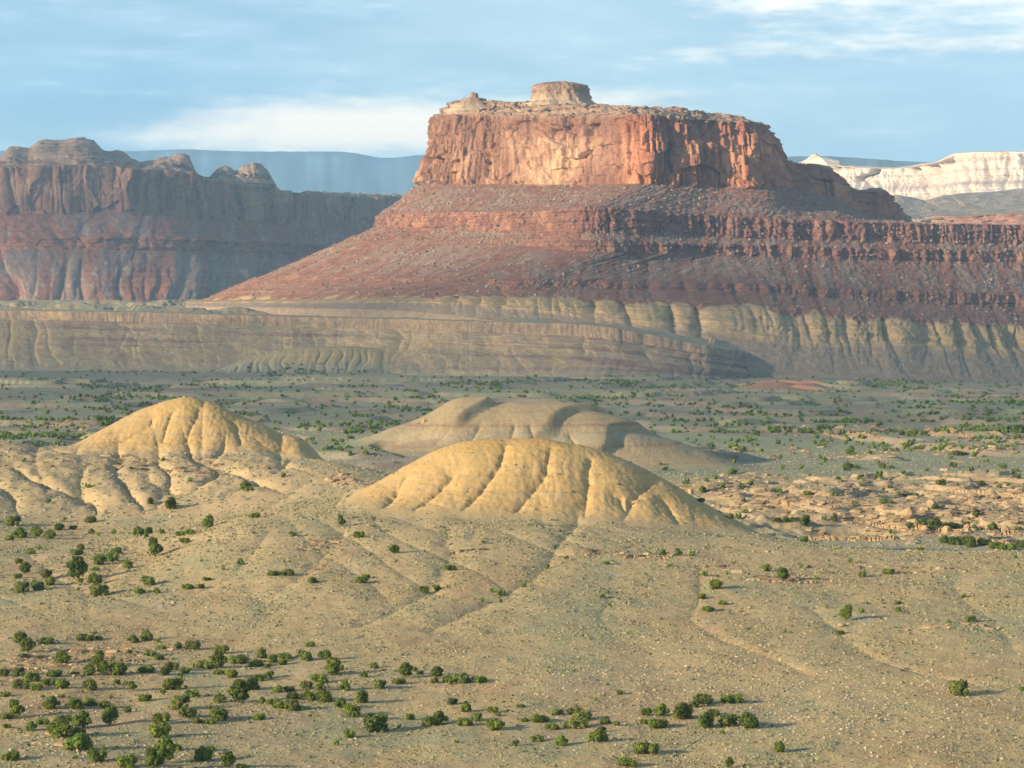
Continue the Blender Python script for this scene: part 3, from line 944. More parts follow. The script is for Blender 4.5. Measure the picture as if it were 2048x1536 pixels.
wm = sst(S / ST, 0.46, 0.50) * sst(LV, 1.98, 2.05) * (1 - sst(LV, 2.97, 3.02))
cc = mixc(cc, cc * np.array((1.18, 0.92, 0.82)), wm)  # tint warms the shaded cliff right of the prow, offsetting blue skylight in its colour
cc = np.clip(cc, 0.02, 0.8)
bme = grid_mesh('butte', P, cc, M_ROCK, flip=True)
bme.materials.append(M_CLIFF)
qm = ((LV[:-1, :-1] > 1.98) & (LV[:-1, :-1] < 3.0)).astype(np.int32).ravel()
bme.polygons.foreach_set('material_index', qm)
bme.update()
butte = struct('butte', bme)
BUTTE = (P, LV, S, N)


def knob(px, py_top, py_base, Y, wpx, depth, prof, seed, colf, nu=220, mat=None, rough=1.0):
    """free-standing tower: a closed loft round its own middle"""
    c0 = at(px, py_base, Y)
    zt, zb = at(px, py_top, Y)[2], c0[2] - 16
    rx = wpx / 2 / F * Y
    th = np.linspace(0, 2 * np.pi, nu)
    rows = []
    nv = 46
    prof = [prof[0]] + [(a_ * 0.8, b_) for a_, b_ in prof[1:-1]] + [(prof[-1][0], prof[-1][1] * 0.72)]
    vv = np.linspace(0, 1, nv)
    r = np.interp(vv, [p[0] for p in prof], [p[1] for p in prof])
    TH, V = np.meshgrid(th, vv)
    Rr = np.repeat(r[:, None], nu, 1)
    u = np.cos(TH) * 3.1 + seed
    w = np.sin(TH) * 3.1
    zz = zt + (zb - zt) * V
    d = 1 + rough * (0.16 * fbm(u * 0.6, w * 0.6, 3, seed) + 0.035 * np.round(2 * per2(u * 1.3 + zz / 14, w * 1.3, seed + 1)) * sst(V, 0.05, 0.15) + 0.05 * per2(u * 0.3, zz / 2.5, seed + 2) + 0.05 * fbm(u * 2 + w, zz / 4, 3, seed + 4))
    X = c0[0] + rx * Rr * d * np.cos(TH)
    Yp = c0[1] + depth * Rr * d * np.sin(TH)
    Zp = zz + (zt - zb) * 0.05 * fbm(u * 1.5, w * 1.5, 3, seed + 5) * (1 - sst(V, 0.1, 0.4))
    return grid_mesh('tower', np.stack([X, Yp, Zp], -1), colf(TH, V, zz), mat or M_ROCK, flip=True)


def capcol(seed):
    def f(TH, V, z):
        b = fbm(z / 3.0, TH * 0.3, 3, seed)
        n = fbm(np.cos(TH) * 4, z / 5 + np.sin(TH) * 3, 3, seed + 1)
        c = np.ones(TH.shape + (3,)) * np.array((0.33, 0.225, 0.148))
        c = mixc(c, (0.27, 0.155, 0.105), sst(0.42 - V + 0.5 * n, 0.0, 0.3))
        c = mixc(c, (0.44, 0.325, 0.22), np.exp(-((V - 0.52 + 0.1 * n) / 0.13) ** 2) * 0.9)
        return mixc(c, (0.30, 0.20, 0.145), sst(b, 0.1, 0.4) * 0.6)
    return f


link('summit_cap', knob(1120, 164, 216, 3275, 112, 26, [(0, 0), (0.01, 0.5), (0.07, 0.7), (0.09, 0.9), (0.14, 0.95), (0.4, 0.97), (0.42, 1.02), (0.62, 1.06), (0.68, 1.2), (1, 2.0)], 301, capcol(311)), butte)
link('summit_cap', knob(948, 186, 226, 3330, 95, 34, [(0, 0), (0.01, 0.16), (0.2, 0.2), (0.22, 0.5), (0.36, 0.58), (0.4, 0.95), (0.6, 1.1), (0.62, 1.3), (1, 1.5)], 321, capcol(331), rough=0.4), butte)
link('summit_cap', knob(1255, 212, 226, 3180, 50, 15, [(0, 0), (0.1, 0.5), (0.35, 0.7), (0.45, 0.95), (1, 1.3)], 341, capcol(351)), butte)
link('summit_cap', knob(1350, 213, 232, 3150, 80, 15, [(0, 0), (0.1, 0.6), (0.35, 0.7), (0.45, 0.95), (1, 1.3)], 361, capcol(371)), butte)

# ---- the yellow bench in front of it
b_rows = [
    [(-500, 603, 6000), (0, 603, 6000), (400, 603, 6000), (800, 603, 6000), (1000, 603, 6000), (1200, 603, 6000), (1400, 604, 6000), (1560, 606, 6000)],
    [(-500, 608, 3900), (0, 609, 3900), (300, 608, 3800), (600, 610, 3500), (900, 613, 3200), (1250, 616, 3000), (1400, 618, 2980), (1560, 622, 2970)],
    [(-500, 617, 3050), (0, 621, 3010), (250, 624, 2980), (600, 634, 2880), (950, 643, 2690), (1230, 657, 2600), (1400, 690, 2600), (1560, 720, 2720)],
    [(-500, 637, 3035), (0, 639, 2996), (250, 643, 2966), (600, 654, 2864), (950, 663, 2674), (1230, 680, 2584), (1400, 706, 2584), (1560, 735, 2715)],
    [(-500, 680, 2980), (0, 678, 2940), (250, 683, 2915), (600, 692, 2815), (950, 700, 2640), (1230, 712, 2545), (1400, 730, 2560), (1560, 755, 2700)],
    [(-500, 745, 2870), (0, 744, 2840), (250, 745, 2820), (600, 748, 2720), (950, 754, 2560), (1230, 760, 2470), (1400, 765, 2500), (1560, 775, 2680)],
]
P, LV, S, N = loft(b_rows, 1100, [30, 50, 34, 60, 70], 2)
Z0 = P[..., 2].copy()
wob = per2(S / 90, LV, 401)
wc = sst(LV, 1.93, 2.0)
emb = 26 * fbm(S / 150, LV * 0.15, 3, 403)                      # embayments of the rim
D = sst(LV, 1.0, 1.95) * (1 - sst(LV, 4.5, 5)) * emb
D += wc * (1 - sst(LV, 2.95, 3.1)) * (2.2 * rid(S / 12, Z0 / 80, 405) * sst(per2(S / 90, 0 * S, 408), -.3, .3) + 1.2 * rid(S / 5, Z0 / 30, 407))
D += sst(LV, 2.95, 3.1) * (1 - sst(LV, 4.6, 5)) * (lin(LV, (3, 3), (4, 7), (5, 6)) * (0.6 - 1.3 * cusp(per2(S / 52 + 0.15 * wob, LV * 0.12, 409), 0.10) * sst(per2(S / 120, LV * .5, 414), -.3, .2) - 0.3 * cusp(per2(S / 21 + 0.15 * wob, LV * .15, 411), .15) * sst(per2(S / 80, LV, 412), -.2, .3)) + 2.0 * fbm(S / 20, LV * 3, 3, 410))
D += 5 * ledge(LV, 3.55, 0.2, S, 413, 0.3, 90) + 5 * ledge(LV, 4.15, 0.15, S, 415, 0.25, 80) + 3 * ledge(LV, 3.2, 0.12, S, 416, 0.3, 60)
D += 0.8 * fbm(S / 6, Z0 / 5, 3, 417)
D += sst(LV, 3.0, 3.2) * (1 - sst(LV, 4.7, 5)) * (3.5 * fbm(S / 26, Z0 / 14, 4, 431) - 3.0 * cusp(per2(S / 24 + 0.2 * wob, Z0 / 60, 432), 0.12) * sst(per2(S / 70, Z0 / 40, 433), -.25, .2))
P[..., 0] += N[..., 0] * D
P[..., 1] += N[..., 1] * D
bl = fbm(S / 80, P[..., 1] / 120, 3, 419)
P[..., 2] += (1 - sst(LV, 1.75, 1.98)) * (3.2 * (sst(bl, 0.05, 0.12) + sst(bl, 0.25, 0.3)) * sst(LV, 0.1, 0.8) - 0.8)
ns = fbm(S / 40, LV * 2, 4, 421)
nf = fbm(S / 8, Z0 / 6, 4, 423)
cc = np.ones(P.shape) * np.array((0.275, 0.245, 0.160))
cc = mixc(cc, (0.35, 0.255, 0.150), sst(ns + bl * 0.7, 0.0, 0.3))
rim = np.ones(P.shape) * np.array((0.30, 0.205, 0.130))
rim = mixc(rim, (0.40, 0.270, 0.150), sst(fbm(S / 60, 0 * S, 3, 425), 0.05, 0.4))
rim = mixc(rim, (0.20, 0.150, 0.115), sst(nf, 0.0, 0.4) * 0.6)
cc = mixc(cc, rim, sst(LV, 1.97, 2.03))
sl = np.ones(P.shape) * np.array((0.305, 0.226, 0.138))
sl = mixc(sl, (0.225, 0.135, 0.110), sst(fbm(LV * 3.4 + 0.2 * nf, S / 500, 2, 427), -0.06, 0.22) * sst(fbm(S / 170, LV, 2, 428) + 0.0012 * (S - 500), -0.4, 0.25) * 1.0)
sl = mixc(sl, (0.255, 0.205, 0.145), sst(ns + 0.3 * nf, 0.0, 0.4) * 0.6)
sl = mixc(sl, (0.38, 0.280, 0.142), sst(-ns + 0.2 * nf, 0.2, 0.5) * 0.6)
cc = mixc(cc, sl, sst(LV + 0.08 * nf, 2.93, 3.05))
cc = mixc(cc, (0.27, 0.225, 0.155), sst(LV + 0.3 * nf, 4.5, 4.9) * 0.8)
struct('plateau', grid_mesh('plateau', P, np.clip(cc, .02, .8), M_ROCK, flip=True))

# ---- the long mesa on the left, further off
LCOL = (-500, -100, 3, 14, 62, 75, 120, 188, 204, 246, 264, 300, 330, 376, 391, 424, 436, 458, 470, 484, 530, 552, 620, 720, 850, 1100)


def spread(poly):
    q = np.array(poly, float)
    return [(p_, float(np.interp(p_, q[:, 0], q[:, 1])), float(np.interp(p_, q[:, 0], q[:, 2]))) for p_ in LCOL]


l_rows = [spread(r_) for r_ in (
    [(-500, 330, 6200), (-100, 318, 6200), (3, 313, 6150), (14, 298, 6130), (62, 293, 6120), (75, 283, 6100), (120, 280, 6100), (188, 281, 6100), (204, 298, 6100), (246, 303, 6150), (264, 319, 6180), (300, 321, 6200), (330, 313, 6250), (376, 311, 6300), (391, 342, 6350), (424, 348, 6380), (436, 335, 6400), (458, 333, 6400), (470, 341, 6400), (484, 333, 6400), (530, 333, 6450), (552, 370, 6500), (620, 382, 6700), (720, 387, 6900), (850, 390, 7100), (1100, 392, 7300)],
    [(-500, 338, 5700), (-100, 328, 5700), (3, 322, 5700), (14, 312, 5700), (62, 309, 5700), (75, 299, 5700), (120, 296, 5700), (188, 297, 5720), (204, 312, 5720), (246, 318, 5740), (264, 329, 5750), (300, 331, 5770), (330, 326, 5800), (376, 327, 5850), (391, 351, 5880), (424, 355, 5940), (436, 347, 5970), (458, 345, 5980), (470, 350, 5990), (484, 345, 6010), (530, 349, 6060), (552, 376, 6110), (620, 385, 6350), (720, 389, 6600), (850, 393, 6900), (1100, 396, 7100)],
    [(-500, 352, 5600), (-100, 342, 5580), (0, 335, 5560), (50, 333, 5560), (105, 331, 5560), (190, 331, 5580), (215, 333, 5590), (250, 336, 5600), (285, 338, 5620), (330, 340, 5650), (380, 346, 5700), (400, 356, 5750), (430, 362, 5800), (480, 368, 5850), (540, 376, 5950), (570, 384, 6020), (620, 388, 6250), (720, 393, 6500), (850, 397, 6800), (1100, 400, 7000)],
    [(-500, 436, 5560), (-100, 432, 5540), (0, 430, 5520), (50, 428, 5515), (105, 427, 5515), (190, 425, 5530), (215, 424, 5540), (250, 422, 5550), (285, 424, 5570), (330, 430, 5600), (380, 436, 5650), (400, 438, 5700), (430, 440, 5750), (480, 442, 5800), (540, 446, 5900), (570, 449, 5970), (620, 453, 6200), (720, 456, 6450), (850, 458, 6750), (1100, 460, 6950)],
    [(-500, 482, 5430), (-100, 480, 5400), (0, 478, 5380), (50, 477, 5370), (105, 476, 5370), (190, 475, 5380), (215, 475, 5390), (250, 475, 5400), (285, 476, 5420), (330, 478, 5450), (380, 480, 5500), (400, 481, 5550), (430, 482, 5600), (480, 484, 5650), (540, 486, 5740), (570, 488, 5800), (620, 490, 6000), (720, 493, 6250), (850, 496, 6500), (1100, 498, 6700)],
    [(-500, 502, 5410), (-100, 500, 5380), (0, 499, 5360), (50, 499, 5350), (105, 498, 5350), (190, 498, 5360), (215, 498, 5370), (250, 499, 5380), (285, 500, 5400), (330, 501, 5430), (380, 503, 5480), (400, 503, 5530), (430, 504, 5580), (480, 505, 5630), (540, 507, 5720), (570, 508, 5780), (620, 510, 5980), (720, 512, 6230), (850, 514, 6480), (1100, 516, 6680)],
    [(-500, 612, 5080), (-100, 612, 5050), (0, 612, 5030), (50, 612, 5020), (105, 612, 5020), (190, 612, 5030), (215, 612, 5040), (250, 612, 5050), (285, 612, 5070), (330, 612, 5100), (380, 612, 5140), (400, 612, 5180), (430, 612, 5220), (480, 612, 5280), (540, 612, 5360), (570, 612, 5420), (620, 612, 5600), (720, 612, 5800), (850, 612, 6050), (1100, 612, 6250)],
)]
P, LV, S, N = loft(l_rows, 1200, [14, 30, 80, 60, 36, 90], 3)
Z0 = P[..., 2].copy()
wob = per2(S / 140, LV * .8, 501)
D = sst(LV, 0.9, 1) * (1 - sst(LV, 5.6, 6)) * 30 * fbm(S / 330, LV * 0.1, 3, 503)
wc = sst(LV, 1.9, 2.02) * (1 - sst(LV, 2.95, 3.1))
D += wc * (24 * fbm(S / 120, Z0 / 300, 3, 505) + 8 * np.round(2 * fbm(S / 70, Z0 / 160, 2, 507)) - 9 * cusp(per2(S / 50, Z0 / 400, 508), .08) - 4 * cusp(per2(S / 20, Z0 / 200, 509), .08) + np.round(2.2 * per2(S / 45, Z0 / 70, 510)) * 4)
D += sst(LV, 0.95, 1.05) * (1 - sst(LV, 1.9, 2)) * (6 * np.round(2 * per2(S / 220, Z0 / 9, 511)) + 3 * fbm(S / 25, Z0 / 12, 3, 513))
tal = sst(LV, 3.0, 3.15)
D += tal * (lin(LV, (3, 3), (4, 9), (5, 8), (6, 20)) * (0.4 - 1.2 * cusp(per2(S / 95 + .5 * wob, LV * .3, 515), .15) - 0.6 * cusp(per2(S / 36 + .4 * wob, LV * .5, 517), .15) + 1.1 * fbm(S / 60, LV * 1.2, 4, 518)) + 4 * fbm(S / 25, LV * 5, 4, 519))
D += 16 * ledge(LV, 3.96, 0.35, S, 521, 0.5, 120) * (1 - sst(LV, 4.9, 5.0)) + 10 * ledge(LV, 4.7, 0.3, S, 523, 0.4, 100) + 8 * ledge(LV, 5.3, 0.12, S, 525, 0.25, 90) + 6 * ledge(LV, 3.45, 0.12, S, 527, 0.35, 90)
D += 1.5 * fbm(S / 9, Z0 / 7, 3, 529)
P[..., 0] += N[..., 0] * D
P[..., 1] += N[..., 1] * D
_z = P[..., 2] + 7 * fbm(S / 60, LV, 3, 535)
_q = _z / 11.0
_t = (np.floor(_q) + sst(_q - np.floor(_q), 0.55, 0.95)) * 11.0 - _z
P[..., 2] += 0.75 * _t * sst(LV, 0.3, 0.9) * (1 - sst(LV, 1.85, 1.98))
P[..., 2] += 2.0 * fbm(S / 16, LV * 7, 3, 531) * (1 - wc) + (1 - sst(LV, 1.6, 2)) * 2.6 * np.round(1.6 * fbm(S / 45, LV * 1.5, 2, 533))
ns = fbm(S / 70, Z0 / 60, 4, 541)
nf = fbm(S / 14, Z0 / 14, 4, 543)
streak = fbm(S / 20, Z0 / 220, 4, 545)
bed = fbm(0 * S, Z0 / 5 + 0.2 * nf, 3, 547)
cap = np.ones(P.shape) * np.array((0.34, 0.225, 0.155))
cap = mixc(cap, (0.20, 0.112, 0.080), sst(bed + 0.5 * nf, 0.0, 0.35))
wg = np.ones(P.shape) * np.array((0.27, 0.135, 0.088))
wg = mixc(wg, (0.14, 0.072, 0.055), sst(streak + 0.3 * nf, 0.0, 0.35) * 0.85)
wg = mixc(wg, (0.36, 0.205, 0.130), sst(ns + 0.4 * nf, 0.1, 0.5) * 0.8)
cc = mixc(cap, wg, sst(LV + .05 * nf, 1.95, 2.05))
red = np.ones(P.shape) * np.array((0.285, 0.118, 0.074))
red = mixc(red, (0.17, 0.078, 0.060), sst(bed + .4 * nf, 0, 0.35))
deb = np.ones(P.shape) * np.array((0.255, 0.175, 0.135))
deb = mixc(deb, (0.36, 0.27, 0.215), sst(nf, 0.1, 0.5))
fan = fbm(S / 60 + .6 * wob, LV * .45, 4, 549)
slope = mixc(red, deb, np.clip(sst(fan + .35 * nf, -.1, .22) * lin(LV, (3, .5), (3.9, .85), (4, .15), (4.95, .25), (5.1, .8), (6, .8)), 0, 1))
cc = mixc(cc, slope, sst(LV + .05 * nf, 2.95, 3.05))
struct('mesa', grid_mesh('mesa', P, np.clip(cc, .02, .8), M_CLIFF, flip=True))

# ---- low brown hills on the right behind the wall
r_rows = [
    [(1640, 410, 6500), (1760, 396, 6500), (1800, 390, 6450), (1850, 399, 6400), (1905, 389, 6300), (1975, 384, 6250), (2048, 377, 6200), (2200, 374, 6150), (2500, 380, 6100)],
    [(1640, 420, 6000), (1760, 405, 6000), (1800, 400, 5950), (1850, 404, 5900), (1905, 398, 5800), (1975, 394, 5750), (2048, 388, 5700), (2200, 386, 5650), (2500, 390, 5600)],
    [(1640, 428, 5500), (1760, 424, 5500), (1800, 422, 5450), (1850, 424, 5400), (1905, 421, 5300), (1975, 417, 5250), (2048, 412, 5200), (2200, 410, 5150), (2500, 412, 5100)],
    [(1640, 440, 5000), (1760, 436, 5000), (1800, 434, 4950), (1850, 436, 4900), (1905, 433, 4800), (1975, 430, 4750), (2048, 426, 4700), (2200, 424, 4650), (2500, 426, 4600)],
    [(1640, 452, 4980), (1760, 449, 4980), (1800, 448, 4930), (1850, 450, 4880), (1905, 449, 4780), (1975, 447, 4730), (2048, 446, 4680), (2200, 445, 4630), (2500, 446, 4580)],
    [(1640, 490, 4800), (1760, 490, 4800), (1800, 490, 4750), (1850, 490, 4700), (1905, 490, 4600), (1975, 490, 4550), (2048, 490, 4500), (2200, 490, 4450), (2500, 490, 4400)],
]
P, LV, S, N = loft(r_rows, 420, [20, 40, 40, 24, 10], 2)
Z0 = P[..., 2].copy()
D = 40 * fbm(S / 160, LV * 0.5, 3, 601) + 10 * rid(S / 40, LV, 603) + 8 * fbm(S / 16, LV * 5, 3, 605)
P[..., 0] += N[..., 0] * D
P[..., 1] += N[..., 1] * D
P[..., 2] += 4 * fbm(S / 60, LV * 2, 3, 607) * (1 - sst(LV, 3, 4))
nf = fbm(S / 25, LV * 6, 4, 609)
cc = np.ones(P.shape) * np.array((0.27, 0.215, 0.165))
cc = mixc(cc, (0.34, 0.275, 0.20), sst(nf + .3 * fbm(LV * 5, S / 300, 2, 3), 0, .4))
cc = mixc(cc, (0.24, 0.175, 0.14), sst(-nf, 0.1, .4) * .7)
cc = mixc(cc, (0.30, 0.150, 0.115), sst(LV + .1 * nf, 2.85, 3.0) * 0.9 * sst(S, S[0, -1] * .3, S[0, -1] * .42))
struct('hill', grid_mesh('hill', P, cc, M_FAR, flip=True))

# ---- sunlit white cliffs beyond
w_rows = [
    [(1400, 350, 9430), (1560, 338, 9430), (1605, 322, 9348), (1632, 307, 9266), (1655, 325, 9184), (1700, 331, 9102), (1800, 334, 9020), (1846, 327, 8938), (1880, 320, 8774), (1910, 306, 8692), (1960, 303, 8610), (2048, 302, 8528), (2200, 304, 8446), (2600, 315, 8364)],
    [(1400, 354, 9020), (1560, 341, 9020), (1605, 325, 8938), (1632, 310, 8856), (1655, 328, 8774), (1700, 334, 8692), (1800, 337, 8610), (1846, 329, 8528), (1880, 322, 8364), (1910, 308, 8282), (1960, 305, 8200), (2048, 304, 8117), (2200, 306, 8035), (2600, 317, 7953)],
    [(1400, 365, 8970), (1560, 362, 8970), (1605, 360, 8888), (1632, 356, 8806), (1655, 360, 8724), (1700, 362, 8642), (1800, 362, 8560), (1846, 362, 8478), (1880, 360, 8306), (1910, 354, 8216), (1960, 352, 8134), (2048, 352, 8052), (2200, 352, 7970), (2600, 355, 7888)],
    [(1400, 430, 8610), (1560, 430, 8610), (1605, 430, 8528), (1632, 430, 8446), (1655, 430, 8364), (1700, 430, 8282), (1800, 430, 8200), (1846, 430, 8117), (1880, 430, 7953), (1910, 430, 7871), (1960, 430, 7789), (2048, 430, 7707), (2200, 430, 7626), (2600, 430, 7544)],
]
P, LV, S, N = loft(w_rows, 700, [6, 50, 70], 1)
Z0 = P[..., 2].copy()
wob = per2(S / 260, LV, 701)
D = sst(LV, 1, 1.1) * (-50 * cusp(per2(S / 190 + .3 * wob, LV * .3, 703), .12) - 26 * cusp(per2(S / 55 + .3 * wob, LV * .5, 705), .12) - 14 * cusp(per2(S / 21, LV * .6, 707), .2) + 8 * fbm(S / 15, Z0 / 15, 3, 708)) + sst(LV, 1, 1.05) * 14 * np.round(2 * per2(0 * S, Z0 / 22, 709)) * 0.5
P[..., 0] += N[..., 0] * D
P[..., 1] += N[..., 1] * D
P[..., 2] += 2.5 * fbm(S / 50, LV * 3, 3, 711)
nf = fbm(S / 60, Z0 / 30, 4, 713)
bed = fbm(0 * S, Z0 / 14 + .2 * nf, 3, 715)
cc = np.ones(P.shape) * np.array((0.67, 0.525, 0.42))
cc = mixc(cc, (0.48, 0.36, 0.28), sst(bed, 0.0, 0.2) * 0.9)
cc = mixc(cc, (0.70, 0.57, 0.47), sst(nf, 0, .4) * .6)
struct('white_cliff', grid_mesh('white_cliff', P, cc, M_FAR, flip=True))

# ---- mountains on the skyline, bluish with haze put into their base colour
def skyline(name, pts, Y, base_py, seed, col):
    pts = np.array(pts, float)
    n = 260
    px = np.linspace(pts[0, 0], pts[-1, 0], n)
    py = np.interp(px, pts[:, 0], pts[:, 1])
    for _ in range(4):
        py[1:-1] = .25 * py[:-2] + .5 * py[1:-1] + .25 * py[2:]
    py = py + 1.1 * fbm(px / 22, 0 * px, 4, seed)
    top = at(px, py, Y)
    rows = []
    for q, w in ((-0.06, 0.85), (0, 1.0), (0.02, 0.93), (0.05, 0.75), (0.09, 0.45), (0.14, 0.15), (0.18, 0.0)):
        r = top.copy()
        zb = 30.0 + 0 * px
        r[:, 2] = zb + (top[:, 2] - zb) * w
        r[:, 1] = Y * (1 - q) + 0.004 * Y * fbm(px / 45 + q * 9, 0 * px + q * 30, 3, seed + 1) * (1 if q > 0 else 0)
        r[:, 0] = top[:, 0] * (1 - q)
        rows.append(r)
    P = np.array(rows)
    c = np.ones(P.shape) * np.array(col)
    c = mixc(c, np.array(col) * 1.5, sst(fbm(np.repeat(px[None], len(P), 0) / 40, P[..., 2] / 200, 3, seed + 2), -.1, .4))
    struct(name, grid_mesh(name, P, c, M_FAR, flip=True))


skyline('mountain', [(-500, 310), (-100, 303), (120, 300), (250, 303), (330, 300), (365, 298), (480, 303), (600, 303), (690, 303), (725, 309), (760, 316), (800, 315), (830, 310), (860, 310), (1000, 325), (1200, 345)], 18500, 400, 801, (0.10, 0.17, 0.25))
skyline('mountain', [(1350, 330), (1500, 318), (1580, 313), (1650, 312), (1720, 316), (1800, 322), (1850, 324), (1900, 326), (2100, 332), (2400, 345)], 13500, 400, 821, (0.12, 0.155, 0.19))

# ------------------------------------------------------------------ junipers
rng = np.random.RandomState(5)
BASE_G = np.array((0.112, 0.160, 0.024))


def crown_mesh(seed, shape):
    r = np.random.RandomState(seed)
    nl = {'round': 11, 'spreading': 14, 'upright': 9, 'ragged': 11}[shape]
    wx, wz = {'round': (0.36, 0.5), 'spreading': (0.44, 0.36), 'upright': (0.27, 0.72), 'ragged': (0.38, 0.5)}[shape]
    lobes = []
    for i in range(nl):
        a = r.rand() * 6.283
        q = math.sqrt(r.rand()) * 0.85
        h = (0.24 + 0.74 * r.rand() * (1 - 0.45 * q))
        rad = (0.08 + 0.17 * r.rand() ** 1.3) * (1.12 if shape != 'ragged' else 0.95)
        lobes.append((math.cos(a) * q * wx, math.sin(a) * q * wx, h * wz, rad * (0.8 if shape == 'upright' else 1)))
    lobes.append((0, 0, wz * 0.42, 0.24 if shape != 'ragged' else 0.16))
    tone = 0.65 + 0.7 * r.rand(len(lobes))
    tint = np.array((1, 1, 1)) if seed % 10 not in (3, 6, 8) else np.array((1.1, 0.98, 1.6))
    V, Fc, C = [], [], []
    n_leaf = 1900
    for i in range(n_leaf):
        li = r.randint(len(lobes))
        l = lobes[li]
        d = r.normal(size=3)
        d /= np.linalg.norm(d) + 1e-9
        rr = l[3] * (0.6 + 0.55 * r.rand() + (0.35 if r.rand() < 0.12 else 0))
        p = np.array((l[0], l[1], l[2])) + d * rr * np.array((1, 1, 0.85))
        if p[2] < 0.03:
            p[2] = 0.03 + 0.05 * r.rand()
        t = r.normal(size=3)
        t -= d * t.dot(d) * 0.8
        t /= np.linalg.norm(t) + 1e-9
        b = np.cross(d, t) + 0.4 * r.normal(size=3)
        b /= np.linalg.norm(b) + 1e-9
        s = 0.024 + 0.030 * r.rand()
        k = len(V)
        V += [p - t * s - b * s * .7, p + t * s - b * s * .7, p + t * s * .5 + b * s + d * .02, p - t * s * .6 + b * s * .9]
        Fc.append((k, k + 1, k + 2, k + 3))
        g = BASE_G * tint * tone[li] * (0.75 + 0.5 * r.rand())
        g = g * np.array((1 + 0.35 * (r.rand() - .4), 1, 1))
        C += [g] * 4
    # solid hearts of the lobes so that no light runs straight through
    for l in lobes:
        k = len(V)
        m, nn_ = 5, 8
        for i in range(m):
            ph = math.pi * (i + 0.5) / m
            for j in range(nn_):
                th = 6.283 * j / nn_
                q = l[3] * (0.52 + 0.2 * r.rand())
                z = l[2] + q * math.cos(ph) * 0.85
                V.append(np.array((l[0] + q * math.sin(ph) * math.cos(th), l[1] + q * math.sin(ph) * math.sin(th), max(z, 0.02))))
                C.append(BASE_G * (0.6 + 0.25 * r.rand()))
        for i in range(m - 1):
            for j in range(nn_):
                Fc.append((k + i * nn_ + j, k + i * nn_ + (j + 1) % nn_, k + (i + 1) * nn_ + (j + 1) % nn_, k + (i + 1) * nn_ + j))
    Fc = np.array(Fc)
    V = np.array(V)
    ext = max(V[:, 0].max() - V[:, 0].min(), V[:, 1].max() - V[:, 1].min())
    V /= ext
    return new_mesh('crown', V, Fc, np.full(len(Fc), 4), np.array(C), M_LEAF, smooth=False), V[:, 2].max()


def trunk_mesh(seed):
    r = np.random.RandomState(seed)
    V, Fc, C = [], [], []
    for s in range(3):
        a = r.rand() * 6.283
        pts = [np.array((0, 0, -0.06)), np.array((0.03 * math.cos(a), 0.03 * math.sin(a), 0.08)),
               np.array((0.10 * math.cos(a), 0.10 * math.sin(a), 0.2)), np.array((0.17 * math.cos(a + .4), 0.17 * math.sin(a + .4), 0.33))]
        rad = [0.045, 0.032, 0.022, 0.01]
        k = len(V)
        for p, q in zip(pts, rad):
            for j in range(6):
                V.append(p + np.array((q * math.cos(j * 1.047), q * math.sin(j * 1.047), 0)))
                C.append((0.13, 0.095, 0.065))
        for i in range(3):
            for j in range(6):
                Fc.append((k + i * 6 + j, k + i * 6 + (j + 1) % 6, k + (i + 1) * 6 + (j + 1) % 6, k + (i + 1) * 6 + j))
    return new_mesh('trunk', np.array(V), np.array(Fc), np.full(len(Fc), 4), np.array(C), M_BARK)


SHAPES = ['round', 'spreading', 'upright', 'ragged', 'round', 'spreading', 'round', 'ragged', 'spreading', 'round']
CROWNS = [(crown_mesh(900 + i, s), s) for i, s in enumerate(SHAPES)]
TRUNKS = [trunk_mesh(950 + i) for i in range(3)]

Z1 = """75,125,90 5,125,22 365,118,35 338,155,60 420,158,45 518,115,70 60,215,50 110,192,90 205,185,75 283,200,70 525,180,45 568,200,35 652,190,40 792,182,65 853,178,50
838,208,38 930,185,40 978,33,65 1192,135,60 1030,195,55 1088,188,50 1060,235,60 860,8,40 280,10,30 890,290,90 180,297,50 230,273,35 440,302,75 465,270,45 570,347,80 640,330,80
665,295,65 735,375,70 110,355,45 142,400,62 98,435,50 265,425,100 285,470,75 215,495,80 125,508,90 445,415,110 540,395,58 465,472,40 540,455,80 450,512,25 570,520,110
800,522,70 895,520,50 850,470,80 1080,495,75 1150,497,45 1187,452,48 1375,357,48 1280,395,25 960,328,25 1155,350,25 115,795,80 258,808,90 160,838,85 130,893,65 225,905,45
495,788,95 545,762,35 568,790,45 478,870,30 352,910,95 758,797,75 843,782,75 742,872,45 648,903,32 908,808,35 865,880,70 928,845,55 910,905,60 1022,838,52 1105,838,100
1268,855,80 1360,915,110 1255,930,90 1180,948,100 1460,940,70 1100,955,35 20,995,80 105,990,75 195,1015,90 305,995,90 430,995,50 510,980,80 560,930,80 590,975,70 680,970,110
835,970,95 945,985,85 980,955,80 1060,975,60 1037,1005,42 1255,985,70 1330,995,75 10,1055,25 120,1060,95 205,1070,70 285,1045,80 360,1055,85 520,1065,80 590,1053,25 668,1043,60
715,1055,35 760,1070,55 995,1060,110 1068,1075,25 1440,1063,85 25,1115,60 240,1128,35 360,1125,35 300,1165,105 440,1170,90 515,1160,90 600,1172,85 470,1100,25 633,1128,28
833,1138,75 928,1108,40 1100,1108,75 1255,1138,75 1370,1118,115 95,1205,95 35,1238,75 240,1270,80 180,1300,75 360,1250,95 475,1270,125 630,1250,100 730,1205,60 1030,1170,120
1075,1222,120 1130,1265,70 1195,1185,40 1260,1230,130 1205,1270,60 40,1298,45 345,1322,140 460,1330,90 455,1395,150 295,1305,60 920,1262,95 905,1325,120 60,1470,110 555,1470,110
935,1455,125 1005,1420,80 1160,1460,110 1210,1425,55 720,1500,110 880,1505,110 1310,1505,80 1385,1525,60 430,1468,40 165,1405,30"""
